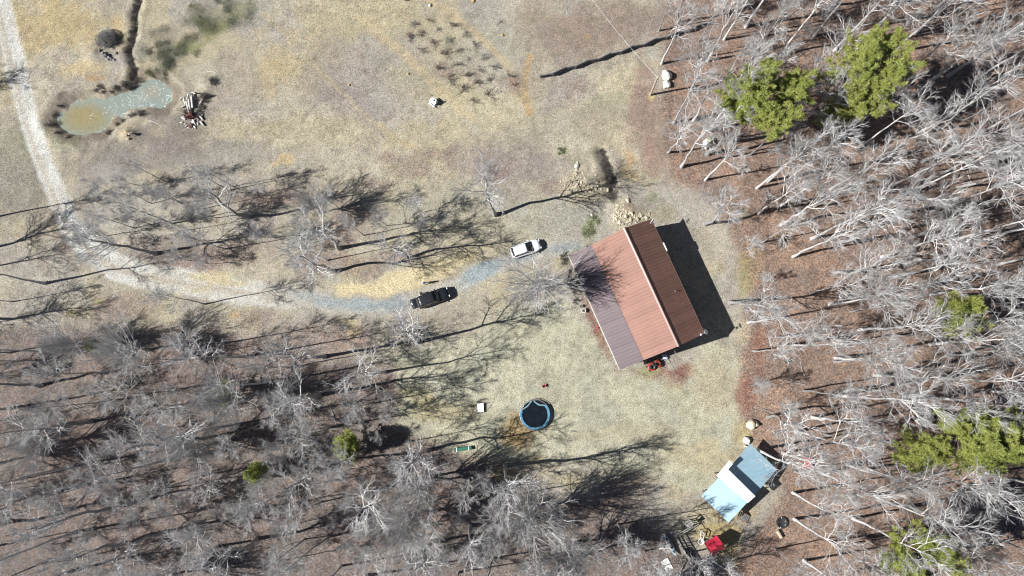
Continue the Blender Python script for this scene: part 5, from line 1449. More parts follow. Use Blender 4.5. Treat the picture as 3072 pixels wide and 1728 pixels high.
# boulders
for i, (px, py, sx_, sy_, h, mt, lab) in enumerate(((1999,228,.78,.95,1.0,'rock_white','larger upper white boulder by the utility pole'),(1998,257,.62,.72,.8,'rock_white','smaller lower white boulder by the utility pole'),(2118,432,.5,.95,.7,'rock_white','white rim stone leaning on the mossy boulder in the woods edge'),
      (2131,425,.85,.8,.8,'moss','mossy green boulder at the woods edge below the utility pole'),(2253,1274,.85,.72,.8,'rock_tan','cream-coloured boulder at the litter edge above the shed'),(2264,1272,.5,.55,.7,'rock_tan','smaller cream stone stuck to the right of the cream-coloured boulder'),(2240,1321,.55,.62,.6,'rock_white','whitish grey boulder touching the upper corner of the shed roof'),(1775,645,.3,.25,.2,'rock_white','pale stone in the weeds above the roof'))):
    t = MB().rock((0, 0, h * .3), (sx_, sy_, h), 70 + i, 3).build('boulder', M[mt]); t.location = at(px, py); tag(t, lab, 'boulder')
R = random.Random(12)
rock_me = []
for i in range(8):
    me_ = MB().rock((0, 0, .12), (1, R.uniform(.6, .95), R.uniform(.5, .8)), 90 + i, 1).mesh('rock'); me_.materials.append(M['rock_tan']); rock_me.append(me_)
for (cx, cy, rx, ry, n_, lab, grp) in ((1755, 552, 52, 42, 80, 'tan broken rock in the spread pile above the house', 'rocks of the spread pile'), (1868, 645, 34, 42, 60, 'tan broken rock of the bank touching the top roof corner', 'rocks of the bank by the roof'), (1930, 652, 24, 20, 26, 'tan broken rock of the bank touching the top roof corner', 'rocks of the bank by the roof'), (380, 405, 14, 12, 12, 'tan stone in the little spoil heap below the pond', 'stones of the little spoil heap')):
    for i in range(n_):
        x, y = R.gauss(cx, rx * .55), R.gauss(cy, ry * .55)
        o = link('rock', rock_me[R.randrange(8)]); s = R.choice((.10, .13, .16, .2, .25, .34)) * R.uniform(.8, 1.2)
        o.location = at(x, y); o.rotation_euler = (R.uniform(-.3, .3), R.uniform(-.3, .3), R.uniform(0, 6.28)); o.scale = (s, s, s); tag(o, lab, 'rock', grp)
gv = MB()
for (cx, cy, rx, ry, n_) in ((1755, 555, 60, 48, 500), (1875, 645, 48, 46, 500)):
    for i in range(n_):
        p = at(R.gauss(cx, rx * .6), R.gauss(cy, ry * .6)); s = R.uniform(.04, .11)
        vs = [(p.x + s * R.uniform(.6, 1.2) * math.cos(a), p.y + s * R.uniform(.6, 1.2) * math.sin(a), p.z + R.uniform(-.02, .02)) for a in (0, 1.5, 3.1, 4.6)] + [(p.x, p.y, p.z + s * R.uniform(.6, 1.1))]
        gv.add(vs, [(0, 1, 4), (1, 2, 4), (2, 3, 4), (3, 0, 4)])
tag(gv.build('rubble', M['rock_tan']), 'fine tan rubble between the broken rocks', 'rubble', kind='stuff')

# ------------------------------------------------------------------ split-rail fence, utility pole
fpts = [(1626, 236)]
F0, F1 = Vector((1626, 236)), Vector((2135, 72)); nF = 15
fence = thing('split_rail_fence', 'dark zigzag split-rail fence running from the field into the top of the woods', 'fence', at(1626, 236))
fo = fence.location
dirp = (F1 - F0).normalized(); perp = Vector((-dirp.y, dirp.x))
nodes = []
for i in range(nF + 1):
    q = F0.lerp(F1, i / nF) + perp * (2.6 if i % 2 else -2.6); v = at(q.x, q.y) - fo; nodes.append(v)
for i in range(nF):
    a, b = nodes[i], nodes[i + 1]; dv = (b - a).normalized()
    for k in range(5):
        z = .12 + k * .22 + (.11 if i % 2 else 0); j_ = [Vector((R.uniform(-.05, .05), R.uniform(-.05, .05), R.uniform(-.03, .03))) for _ in range(2)]
        MB().tube([a - dv * .18 + Vector((0, 0, z)) + j_[0], (a + b) / 2 + Vector((0, 0, z)), b + dv * .18 + Vector((0, 0, z)) + j_[1]], [.075, .085, .07], 5).build('rail', M['dark_wood'], fence)
MB().tube([nodes[0] + Vector((-.2, 0, 0)), nodes[0] + Vector((-.2, 0, 1.15))], .09, 6).build('end_post', M['dark_wood'], fence)
t = thing('utility_pole', 'leaning tan wooden utility pole left of the two white boulders', 'utility pole', at(1951, 285))
ph_ = 6.6
MB().tube([(0, 0, -.3), (0, 0, ph_)], [.17, .12], 12).build('pole', M['tan_wood'], t)
MB().box((.1, 0, ph_ - .5), (.1, .16, .3), bev=.02).build('meter_box', M['steel'], t)
MB().lathe([(.05, 0), (.07, .05), (.05, .1)], (0, 0, ph_), 8).build('insulator', M['white_paint'], t)
top = t.location + Vector((0, 0, ph_))
e = g(1788, 0, 9.0); e2 = top + (Vector((e.x, e.y, 9.0)) - top) * 1.6
pts = [top.lerp(e2, f) - Vector((0, 0, 1.2 * 4 * f * (1 - f))) for f in [i / 16 for i in range(17)]]
tag(MB().tube(pts, .011, 6).build('power_line', M['white_paint']), 'thin white power line from the utility pole to the top edge', 'power line')
gp = at(1969, 312)
tag(MB().tube([top - Vector((0, 0, .3)), gp], .012, 5).build('guy_wire', M['steel']), 'thin guy wire from the utility pole down to the litter', 'wire')

# ------------------------------------------------------------------ log heap and brush heap near the pond
for i, (x0, y0, x1, y1, r, z0, z1, lab) in enumerate(((578,284,581,326,.20,.35,.3,'thickest bleached log of the heap, right of centre'),(569,292,573,330,.15,.5,.3,'bleached log second from the right in the heap'),(562,306,571,344,.15,.3,.35,'bleached log third from the right in the heap'),(553,295,559,316,.13,.2,.25,'short bleached log on the left side of the heap'),
      (600,316,609,300,.12,.2,.2,'short bleached log alone on the right of the heap'),(573,284,564,304,.10,.75,.5,'thin forked log lying over the top of the heap'),(541,300,550,292,.09,.15,.15,'thin bleached log left above the heap'),(545,324,558,317,.09,.15,.15,'thin bleached log left of the heap middle'),
      (601,350,610,360,.14,.25,.2,'pale plank-like log lower right in the heap'),(603,365,613,378,.13,.2,.2,'pale log pointing down at the lower right of the heap'),(577,280,589,283,.11,.4,.4,'bent pale branch at the upper end of the heap'))):
    a, b = at(x0, y0, z0), at(x1, y1, z1); c = (a + b) / 2
    m_ = MB().tube([a - c, (b - a) * .1 + Vector((R.uniform(-.04, .04), R.uniform(-.04, .04), .03)), b - c], [r, r * .95, r * .8], 9).build('log', M['log_white']); m_.location = c; tag(m_, lab, 'log')
t = thing('rootball', 'reddish brown splintered stump at the lower middle of the log heap', 'stump', at(573, 348))
MB().rock((0, 0, .25), (.75, .65, .55), 130, 2).build('core', M['rust_wood'], t)
for j in range(22):
    a = R.uniform(0, 6.28); an = R.uniform(.5, 1.3); L = R.uniform(.6, 1.15)
    MB().tube([(0, 0, .3), (L * .6 * math.sin(an) * math.cos(a), L * .6 * math.sin(an) * math.sin(a), .3 + L * .6 * math.cos(an)), (L * math.sin(an + .1) * math.cos(a + .15), L * math.sin(an + .1) * math.sin(a + .15), .28 + L * math.cos(an + .1))], [.07, .05, .02], 5).build('splinter', M['rust_wood'], t)
t = MB().rock((0, 0, .12), (.5, .45, .3), 140).build('stump_chunk', M['rust_wood']); t.location = at(576, 378); tag(t, 'small reddish chunk at the bottom of the log heap', 'wood chunk')
for i, (x, y, s) in enumerate(((551,356,.36),(545,368,.24),(583,366,.4),(578,369,.3),(585,382,.3),(560,378,.24),(565,383,.22),(556,372,.2),(573,366,.22),(595,360,.22),(608,346,.25),(594,372,.25),(579,384,.22),(588,375,.18),(552,350,.22))):
    t = MB().box((0, 0, s * .35), (s * R.uniform(1.3, 2), s * .8, s * .5), bev=.04).build('wood_chunk', M['log_white'] if i % 4 else M['teal_pad'] if i == 8 else M['white_wood']); t.location = at(x, y, .03); t.rotation_euler = (R.uniform(-.3, .3), R.uniform(-.3, .3), R.uniform(0, 3.1)); tag(t, 'pale block of broken wood at the foot of the log heap', 'wood chunk', 'pale wood chunks around the log heap')
for i, (x, y) in enumerate(((590,318),(598,335),(605,322),(618,300),(625,292),(588,300),(610,285),(560,340),(636,246),(640,238),(596,350))):
    shrub('brush', thicket[i % 3], x, y, R.uniform(.6, 1.0), 'tangle of dark dead twigs around the log heap right of the pond', 'brush', 'dead twigs around the log heap')
for x0, y0, x1, y1, lab in ((620, 216, 648, 218, 'thin pale fallen branch above the log heap'), (640, 240, 653, 233, 'short pale stick right above the log heap'), (448, 362, 477, 373, 'thin pale fallen branch below the pond')):
    a, b = at(x0, y0, .08), at(x1, y1, .08); c = (a + b) / 2
    m_ = MB().tube([a - c, Vector((0, .08, .02)), b - c], [.05, .05, .03], 6).build('fallen_branch', M['log_white']); m_.location = c; tag(m_, lab, 'branch')
# brush dome
t = thing('brush_heap', 'dome-shaped grey brush heap with dark twigs added as its shaded side, left of the ditch', 'brush heap', at(325, 122))
MB().rock((0, 0, .2), (1.25, 1.3, .85), 150, 3).build('heap', M['bush_twig'], t)
for j in range(26):
    o = link('twigs', grey_clumps[j % 3], t); a = j * 2.4; r_ = 1.25 * math.sqrt((j + .5) / 26); o.location = (r_ * math.cos(a), r_ * math.sin(a), .95 * math.sqrt(max(.05, 1 - (r_ / 1.5) ** 2)) - .15); o.scale = (.8, .8, .5); o.rotation_euler = (.35 * math.sin(a), -.35 * math.cos(a), a)
for j in range(3):
    o = link('dark_twigs', thicket[j], t); o.location = (1.2, .6 - .6 * j, .5); o.scale = (.8, .8, .8)  # extra dark twigs stand in for shade on the heap's right side
for j in range(9):
    a = R.uniform(0, 6.28); MB().tube([(1.5 * math.cos(a), 1.5 * math.sin(a), .9), (1.75 * math.cos(a + .5), 1.75 * math.sin(a + .5), .5)], .05, 5).build('stick', M['log_white'] if j % 2 else M['dark_wood'], t)
for i, (x, y, s) in enumerate(((310,160,.35),(318,167,.4),(328,172,.3),(334,178,.35),(342,180,.3),(300,152,.3),(322,178,.3),(350,160,.25))):
    t = MB().rock((0, 0, s * .3), (s, s * .8, s * .7), 160 + i).build('clod', M['bush_twig'] if i % 2 else M['brush_grey']); t.location = at(x, y); tag(t, 'dark clod of earth below the domed brush heap', 'clod', 'dark clods below the brush heap')
# litter and dead branches lying about
for i in range(26):
    x, y = R.choice(((R.uniform(2280, 3000), R.uniform(150, 1700)), (R.uniform(50, 1250), R.uniform(1120, 1700))))
    L = R.uniform(1.2, 3.2); a_ = R.uniform(0, 3.1)
    m_ = MB().tube([(-L / 2, 0, .06), (-L * .1, R.uniform(-.15, .15), .1), (L / 2, R.uniform(-.2, .2), .05)], [.06, .05, .02], 5).tube([(-L * .1, 0, .1), (L * .2, .35, .16)], [.03, .012], 4).build('fallen_branch', M['twig_pale'])
    m_.location = at(x, y); m_.rotation_euler = (0, 0, a_)
    tag(m_, 'pale fallen branch on the leaf litter of the right-hand woods' if x > 2200 else 'grey fallen branch on the leaf litter of the lower left woods', 'branch', 'fallen branches on the right' if x > 2200 else 'fallen branches on the left')
# ------------------------------------------------------------------ cars
def catmull(xs_, tab):
    x_ = [r[0] for r in tab]
    return [np.interp(xs_, x_, [r[i] for r in tab]) for i in range(1, len(tab[0]))]
def car(name, label, px, py, rz, L, Wd, body, P, ribs=False, hatch_open=False):
    t = thing(name, label, 'car', at(px, py), rz, 'parked cars on the drive')
    hx = L / 2
    # lower body: rounded outline, x forward
    rows_ = []
    for u in np.linspace(-1, 1, 17):
        x = u * hx
        hw = Wd / 2 * (1 - P['rr'] * max(0, -u - .72) ** 1.6 * 3 - P['rf'] * max(0, u - .62) ** 1.6 * 2.6)
        zt = np.interp(u, [-1, -.96, -.6, .12, .3, .8, .96, 1], [P['tail'] - .22, P['tail'], P['belt'], P['belt'], P['hood'], P['hood'] - .07, P['hood'] - .2, P['hood'] - .42])
        zb = np.interp(u, [-1, -.9, .9, 1], [.42, .3, .28, .4])
        sec = []
        for (fy, fz) in ((.78, 0), (.97, .06), (1, .35), (.985, .7), (.93, .93), (.80, 1.0), (0, 1.015), (-.80, 1.0), (-.93, .93), (-.985, .7), (-1, .35), (-.97, .06), (-.78, 0)):
            sec.append((x, hw * fy, zb + (zt - zb) * fz))
        rows_.append(sec)
    bm_ = MB().loft(rows_).build('body', M[body], t, True)
    # cabin
    xb0, xb1, xr0, xr1 = P['xb0'] * hx, P['xb1'] * hx, P['xr0'] * hx, P['xr1'] * hx   # base rear, base front, roof rear, roof front
    wb, wr = Wd / 2 * .93, Wd / 2 * P['wr']; zb, zr = P['belt'] - .02, P['roof']
    Bf, Br, Rf, Rr = (xb1, wb * .93), (xb0, wb * .95), (xr1, wr * .93), (xr0, wr * .95)
    b8 = [(Br[0], -Br[1], zb), (Bf[0], -Bf[1], zb), (Bf[0], Bf[1], zb), (Br[0], Br[1], zb), (Rr[0], -Rr[1], zr - .03), (Rf[0], -Rf[1], zr - .05), (Rf[0], Rf[1], zr - .05), (Rr[0], Rr[1], zr - .03)]
    MB().add(b8, [(0, 1, 5, 4), (1, 2, 6, 5), (2, 3, 7, 6), (3, 0, 4, 7), (4, 5, 6, 7)]).build('cabin_frame', M[body], t)
    # crowned roof skin
    rs = []
    for u in np.linspace(0, 1, 9):
        x = xr0 + (xr1 - xr0) * u; w_ = wr * (1 - .06 * (2 * u - 1) ** 2)
        rs.append([(x, w_ * v, zr + .035 * (1 - v * v) * (1 - .5 * (2 * u - 1) ** 2) - .045 * abs(2 * u - 1) ** 3) for v in np.linspace(-1, 1, 9)] + [(x, w_ * v, zr - .07) for v in np.linspace(1, -1, 4)])
    rf_ = MB().loft(rs).build('roof', M[body], t, True)
    if ribs:
        for v in np.linspace(-.72, .72, 7): MB().beam((xr0 + .15, wr * v, zr + .025), (xr1 - .25, wr * v, zr + .028), .035, .03).build('rib', M[body], rf_)
    for s in (-1, 1): MB().tube([(xr0 + .1, s * wr * .93, zr + .01), (xr0 + .3, s * wr * .93, zr + .07), (xr1 - .4, s * wr * .93, zr + .07), (xr1 - .15, s * wr * .93, zr)], .022, 6).build('roof_rail', M['chrome'] if not ribs else M['black'], t)
    def quad_in(q, k0, k1, v0, v1, off):
        q = [Vector(p_) for p_ in q]; n_ = (q[1] - q[0]).cross(q[3] - q[0]).normalized() * off
        f = lambda u, v: (q[0].lerp(q[1], u)).lerp(q[3].lerp(q[2], u), v) + n_
        return [f(k0, v0), f(k1, v0), f(k1, v1), f(k0, v1)], n_
    def glass(name, q, k0, k1, v0, v1, bulge=0.0):
        c, n_ = quad_in(q, k0, k1, v0, v1, .012)
        m_ = MB(); vs = []; N = 7
        for j in range(N + 1):
            u = j / N; bg_ = bulge * (1 - (2 * u - 1) ** 2)
            for v in (0, 1): vs.append(tuple(c[0].lerp(c[1], u).lerp(c[3].lerp(c[2], u), v) + n_.normalized() * bg_))
        m_.add(vs, [(2 * j, 2 * j + 2, 2 * j + 3, 2 * j + 1) for j in range(N)]); return m_.build(name, M['glass'], t, True)
    glass('windscreen', [b8[1], b8[2], b8[6], b8[5]], .03, .97, .0, .98, .10)
    if not hatch_open: glass('rear_window', [b8[3], b8[0], b8[4], b8[7]], .05, .95, .2, .95, .06)
    for q in ([b8[0], b8[1], b8[5], b8[4]], [b8[2], b8[3], b8[7], b8[6]]):
        for k0, k1 in ((.05, .30), (.33, .62), (.65, .95)): glass('side_window', q, k0, k1, .12, .9)
    for s in (-1, 1):
        m_ = MB().box((P['xb1'] * hx - .28, s * (Wd / 2 + .03), P['belt'] + .06), (.15, .22, .14), bev=.03); m_.build('mirror', M[body], t)
        MB().box((hx * .955, s * (Wd / 2 * .60), P['hood'] - .27), (.16, .30, .12), bev=.04).build('headlight', M['lamp'], t)
        MB().box((-hx + .09, s * (Wd / 2 * .78), P['tail'] - .2), (.12, .2, .3), bev=.03).build('tail_light', M['red_lens'], t)
    wm_ = []
    for x in (-.60 * hx, .60 * hx):
        for s in (-1, 1):
            R = P['wheel']; Mx = Matrix.Translation((x, s * (Wd / 2 - .12), R)) @ Matrix.Rotation(math.pi / 2, 4, 'X')
            ty = MB().lathe([(R * .62, -.12), (R * .95, -.125), (R, -.08), (R, .08), (R * .95, .125), (R * .62, .12)], (0, 0, 0), 20, Mx).build('tyre', M['rubber'], t, True)
            MB().lathe([(.03, -.10), (R * .6, -.115), (R * .6, .115), (.03, .10)], (0, 0, 0), 14, Mx).build('rim', M['steel'], ty)
    MB().box((hx - .04, 0, .5), (.14, Wd * .62, .22), bev=.06).build('front_bumper', M[body] if not ribs else M['black'], t)
    MB().box((-hx + .0, 0, .52), (.14, Wd * .8, .24), bev=.06).build('rear_bumper', M[body] if not ribs else M['black'], t)
    MB().box((hx - .01, 0, P['hood'] - .27), (.08, Wd * .42, .18), bev=.02).build('grille', M['black'], t)
    MB().tube([(xb1 - .02, -.55, zb + .03), (xb1 - .3, -.1, zb + .16)], .014, 5).tube([(xb1 - .02, .1, zb + .03), (xb1 - .3, .55, zb + .16)], .014, 5).build('wiper', M['black'], t)
    MB().box((P['xb1'] * hx + .06, 0, P['belt'] + .015), (.1, Wd * .8, .03)).build('cowl', M['black'], t)
    return t, dict(xr0=xr0, wr=wr, zr=zr, hx=hx)
PW = dict(rr=.5, rf=.75, tail=1.02, belt=1.03, hood=1.0, xb0=-.94, xb1=.40, xr0=-.80, xr1=.06, wr=.74, roof=1.66, wheel=.34)
car('parked_car', 'white car parked with its nose towards the house, under twig tips', 1578, 748, math.radians(18.5), 4.55, 1.86, 'white_car', PW)
PB = dict(rr=.2, rf=.45, tail=1.12, belt=1.14, hood=1.16, xb0=-.97, xb1=.34, xr0=-.90, xr1=.12, wr=.80, roof=1.84, wheel=.39)
suv, D_ = car('parked_suv', 'black off-road car with ribbed roof and its tailgate raised', 1303, 894, math.radians(20.5), 4.8, 1.94, 'black_car', PB, True, True)
# hood ribs, raised tailgate and dark load bay
for y in (-.42, -.2, .2, .42): MB().beam((.42 * 2.4 + .1, y, 1.165), (2.4 * .84, y * .9, 1.115), .05, .03).build('hood_rib', M['black_car'], suv)
MB().tube([(2.4 * .40, -.8, 1.18), (2.4 * .44, -.4, 1.2), (2.4 * .45, 0, 1.205), (2.4 * .44, .4, 1.2), (2.4 * .40, .8, 1.18)], .03, 6).build('bonnet_edge_trim', M['chrome'], suv)
x0 = D_['xr0']
tg = MB().slab([(x0 - .18, -.78, 1.90), (x0 - .18, .78, 1.90), (x0 - 1.15, .74, 1.78), (x0 - 1.15, -.74, 1.78)], .07).build('tailgate', M['black_car'], suv)
MB().slab([(x0 - .30, -.64, 1.905), (x0 - .30, .64, 1.905), (x0 - .68, .64, 1.858), (x0 - .68, -.64, 1.858)], .012).build('tailgate_glass', M['glass'], tg)
MB().beam((x0 - .74, -.66, 1.862), (x0 - .74, .66, 1.862), .05, .02).build('tailgate_trim', M['chrome'], tg)
MB().box((x0 - 1.0, .1, 1.812), (.10, .30, .012), rot=Matrix.Rotation(math.radians(-7), 3, 'Y')).build('number_plate', M['white_paint'], tg)
MB().box((x0 + .1, 0, 1.45), (.5, 1.4, .7)).build('load_bay', M['black'], suv)
for s in (-1, 1): MB().tube([(x0 - .05, s * .7, 1.5), (x0 - .55, s * .68, 1.80)], .018, 6).build('gas_strut', M['chrome'], suv)

# ------------------------------------------------------------------ ride-on mower and toy
t = thing('ride_on_mower', 'red and black ride-on mower parked in the shade of the lower gable', 'mower', at(1961, 1096), ang(20, -12) + math.pi)
MB().lathe([(.60, .12), (.64, .16), (.62, .30), (.50, .34)], (.35, 0, 0), 20, Matrix.Diagonal((1, .95, 1, 1))).build('deck', M['orange_metal'], t, True)
MB().box((-.15, 0, .48), (1.5, .62, .22), bev=.05).build('chassis', M['darksteel'], t)
MB().box((.62, 0, .62), (.42, .46, .3), bev=.06).lathe([(.17, .76), (.18, .82), (.05, .85)], (.62, 0, 0), 12).build('engine', M['darksteel'], t)
MB().box((-.62, 0, .66), (.62, .62, .16), bev=.05).build('rear_hood', M['orange_metal'], t)
MB().box((-.02, 0, .66), (.46, .5, .12), bev=.04).build('seat', M['black'], t)
MB().box((-.28, 0, .88), (.10, .5, .42), bev=.04).build('seat_back', M['black'], t)
for s in (-1, 1):
    Mx = Matrix.Translation((-.62, s * .5, .29)) @ Matrix.Rotation(math.pi / 2, 4, 'X')
    w_ = MB().lathe([(.15, -.13), (.28, -.13), (.29, -.09), (.29, .09), (.28, .13), (.15, .13)], (0, 0, 0), 18, Mx).build('tyre', M['rubber'], t, True)
    MB().lathe([(.02, -.09), (.15, -.12), (.15, .12), (.02, .09)], (0, 0, 0), 12, Mx).build('rim', M['steel'], w_)
    Mx = Matrix.Translation((.95, s * .36, .15)) @ Matrix.Rotation(math.pi / 2, 4, 'X')
    MB().lathe([(.05, -.06), (.14, -.07), (.15, 0), (.14, .07), (.05, .06)], (0, 0, 0), 14, Mx).build('caster', M['rubber'], t, True)
    MB().tube([(.2, s * .3, .6), (.3, s * .28, .95), (.12, s * .12, 1.0)], .02, 6).build('lever', M['steel'], t)
    MB().tube([(-.5, s * .34, .6), (-.55, s * .34, 1.55)], .03, 8).build('roll_bar_post', M['darksteel'], t)
    MB().box((-.62, s * .5, .60), (.5, .24, .04), bev=.015).build('fender', M['orange_metal'], t)
MB().tube([(-.55, -.34, 1.55), (-.56, -.2, 1.68), (-.56, .2, 1.68), (-.55, .34, 1.55)], .03, 8).build('roll_bar_top', M['darksteel'], t)
t = thing('toy_car', 'small white ride-on toy with blue parts against the shaded gable', 'toy', at(1992, 1069), ang(10, 8))
MB().lathe([(.26, .12), (.36, .2), (.36, .36), (.24, .46), (.05, .48)], (0, 0, 0), 16, Matrix.Diagonal((1.15, .85, 1, 1))).build('body', M['white_paint'], t, True)
MB().box((.05, 0, .50), (.2, .2, .05), bev=.02).build('seat', M['blue_plastic'], t)
MB().box((.42, 0, .3), (.22, .34, .2), bev=.05).build('nose', M['white_paint'], t)
for x in (-.26, .32):
    for s in (-1, 1): MB().lathe([(.04, -.05), (.13, -.05), (.13, .05), (.04, .05)], (0, 0, 0), 12, Matrix.Translation((x, s * .34, .13)) @ Matrix.Rotation(math.pi / 2, 4, 'X')).build('wheel', M['blue_plastic'], t, True)
MB().ring((.3, 0, .55), .1, .018, 14, 6).build('steering_wheel', M['blue_plastic'], t)
t = MB().box((0, 0, .12), (.42, .3, .24), bev=.06).tube([(-.15, 0, .24), (0, 0, .34), (.15, 0, .24)], .02, 6).build('blue_crate', M['blue_cloth']); t.location = at(1995, 1076); t.rotation_euler = (0, 0, .5); tag(t, 'pale blue crate lying just below the white toy by the gable', 'crate')

# ------------------------------------------------------------------ people
def skin_mesh(name, pts, edges, mt, parent, sub=1, root=0):
    me = bpy.data.meshes.new(name)
    me.from_pydata([p_[0] for p_ in pts], edges, [])
    o = bpy.data.objects.new(name, me); COL.objects.link(o)
    sm = o.modifiers.new('s', 'SKIN'); sm.use_smooth_shade = True
    for i, v in enumerate(me.skin_vertices[0].data):
        r = pts[i][1]; v.radius = r if isinstance(r, tuple) else (r, r); v.use_root = (i == root)
    ss = o.modifiers.new('u', 'SUBSURF'); ss.levels = sub; ss.render_levels = sub
    dg = bpy.context.evaluated_depsgraph_get()
    nm = bpy.data.meshes.new_from_object(o.evaluated_get(dg))
    bpy.data.objects.remove(o); bpy.data.meshes.remove(me)
    nm.name = name; nm.materials.clear(); nm.materials.append(M[mt])
    return link(name, nm, parent)
def person(px, py, rz, label, h, top_m, leg_m, hair_m, cap=None, arm_f=0.0, stride=.18, lean=0.0):
    t = thing('person', label, 'person', at(px, py), rz, 'people by the black car')
    k = h / 1.75
    V = lambda x, y, z: (x * k + lean * max(0, z - .9), y * k, z * k)
    # body: one continuous skin from head to wrists and ankles (x forward)
    pts = [(V(0, 0, .95), (.15 * k, .11 * k)), (V(0, 0, 1.12), (.135 * k, .10 * k)), (V(.01, 0, 1.32), (.165 * k, .11 * k)), (V(0, 0, 1.44), (.10 * k, .08 * k)), (V(.01, 0, 1.53), .055 * k), (V(.02, 0, 1.64), (.078 * k, .092 * k)), (V(.015, 0, 1.71), (.06 * k, .07 * k))]
    ed = [(0, 1), (1, 2), (2, 3), (3, 4), (4, 5), (5, 6)]
    for s in (-1, 1):
        b = len(pts); st = stride * s / 2
        pts += [(V(0, s * .10, .88), .095 * k), (V(st * .5 + .02, s * .11, .50), .065 * k), (V(st - .02, s * .115, .12), .042 * k), (V(st, s * .118, .05), .042 * k), (V(st + .15, s * .13, .035), .035 * k)]
        ed += [(0, b), (b, b + 1), (b + 1, b + 2), (b + 2, b + 3), (b + 3, b + 4)]
        b = len(pts)
        pts += [(V(0, s * .19, 1.40), .058 * k), (V(-.02 + arm_f * .12, s * .25, 1.14), .044 * k), (V(.06 + arm_f * .32, s * (.25 - arm_f * .03), .92 + arm_f * .16), .032 * k)]
        ed += [(3, b), (b, b + 1), (b + 1, b + 2)]
    body = skin_mesh('body', pts, ed, 'skin', t)
    for s in (-1, 1):
        wx_, wy_, wz_ = .06 + arm_f * .32, s * (.25 - arm_f * .03), .92 + arm_f * .16
        hp = [(V(wx_, wy_, wz_ + .01), .028 * k), (V(wx_ + .015, wy_, wz_ - .05), (.022 * k, .038 * k)), (V(wx_ + .02, wy_, wz_ - .085), (.016 * k, .036 * k))]
        he = [(0, 1), (1, 2)]
        for f, (dx, ln) in enumerate(((-.028, .065), (-.01, .078), (.01, .083), (.028, .073))):
            b = len(hp); hp += [(V(wx_ + .02 + dx, wy_, wz_ - .09), .0085 * k), (V(wx_ + .022 + dx * 1.1, wy_ - s * .008, wz_ - .09 - ln * .55), .008 * k), (V(wx_ + .026 + dx * 1.1, wy_ - s * .024, wz_ - .09 - ln), .007 * k)]
            he += [(2, b), (b, b + 1), (b + 1, b + 2)]
        b = len(hp); hp += [(V(wx_ + .05, wy_ - s * .01, wz_ - .05), .010 * k), (V(wx_ + .066, wy_ - s * .02, wz_ - .085), .009 * k)]; he += [(1, b), (b, b + 1)]
        skin_mesh('hand', hp, he, 'skin', t)
    # clothes follow the body
    g_ = .012
    tp = [(p_[0], (p_[1][0] + g_, p_[1][1] + g_) if isinstance(p_[1], tuple) else p_[1] + g_) for p_ in [pts[0], pts[1], pts[2], pts[3]]]
    te = [(0, 1), (1, 2), (2, 3)]
    for s in (0, 1):
        a0 = 7 + s * 8 + 5; b = len(tp)
        tp += [(pts[a0][0], pts[a0][1] + g_), (pts[a0 + 1][0], pts[a0 + 1][1] + g_), (tuple(np.array(pts[a0 + 1][0]) * .2 + np.array(pts[a0 + 2][0]) * .8), .045 * k)]
        te += [(3, b), (b, b + 1), (b + 1, b + 2)]
    skin_mesh('jacket', tp, te, top_m, t)
    lp = [(pts[0][0], (.16 * k, .12 * k))]; le = []
    for s in (0, 1):
        a0 = 7 + s * 8; b = len(lp)
        lp += [(pts[a0][0], .108 * k), (pts[a0 + 1][0], .078 * k), (pts[a0 + 2][0], .060 * k)]; le += [(0, b), (b, b + 1), (b + 1, b + 2)]
        sh = [(pts[a0 + 3][0], .05 * k), (pts[a0 + 4][0], .045 * k)]
        skin_mesh('shoe', sh, [(0, 1)], 'white_cloth' if leg_m == 'denim' else 'dark_cloth', t)
    skin_mesh('trousers', lp, le, leg_m, t)
    hx_, hy_, hz_ = V(.02, 0, 1.665)
    MB().lathe([(.098 * k, -.05), (.104 * k, .02), (.085 * k, .075), (.03 * k, .105)], (hx_ - .018, hy_, hz_), 14).build('hair', M[hair_m], t, True)
    if cap:
        MB().lathe([(.107 * k, .03), (.10 * k, .07), (.07 * k, .115), (.01, .125)], (hx_ - .01, hy_, hz_), 14).box((hx_ + .11, 0, hz_ + .035), (.11, .14, .012)).build('cap', M[cap], t, True)
    MB().box((hx_ + .098, 0, hz_ - .035), (.03, .022, .04), bev=.008).build('nose', M['skin'], t)
    for s in (-1, 1):
        MB().lathe([(.001, -.008), (.009, 0), (.001, .008)], (hx_ + .085, s * .034, hz_ - .012), 8).build('eye', M['black'], t)
        MB().box((hx_, s * .09, hz_ - .03), (.035, .02, .055), bev=.008).build('ear', M['skin'], t)
    MB().box((hx_ + .086, 0, hz_ - .072), (.012, .042, .01)).build('mouth', M['red_wood'], t)
    return t
person(1274, 850.5, math.radians(-95), 'person in pale blue jacket and white cap standing alone on the tan dirt', 1.76, 'blue_cloth', 'denim', 'hair', 'white_cloth', .25, .34)
person(1264, 882, math.radians(-20), 'dark-haired person in white top leaning at the side of the black car', 1.70, 'white_cloth', 'dark_cloth', 'hair', None, .9, .16, .12)

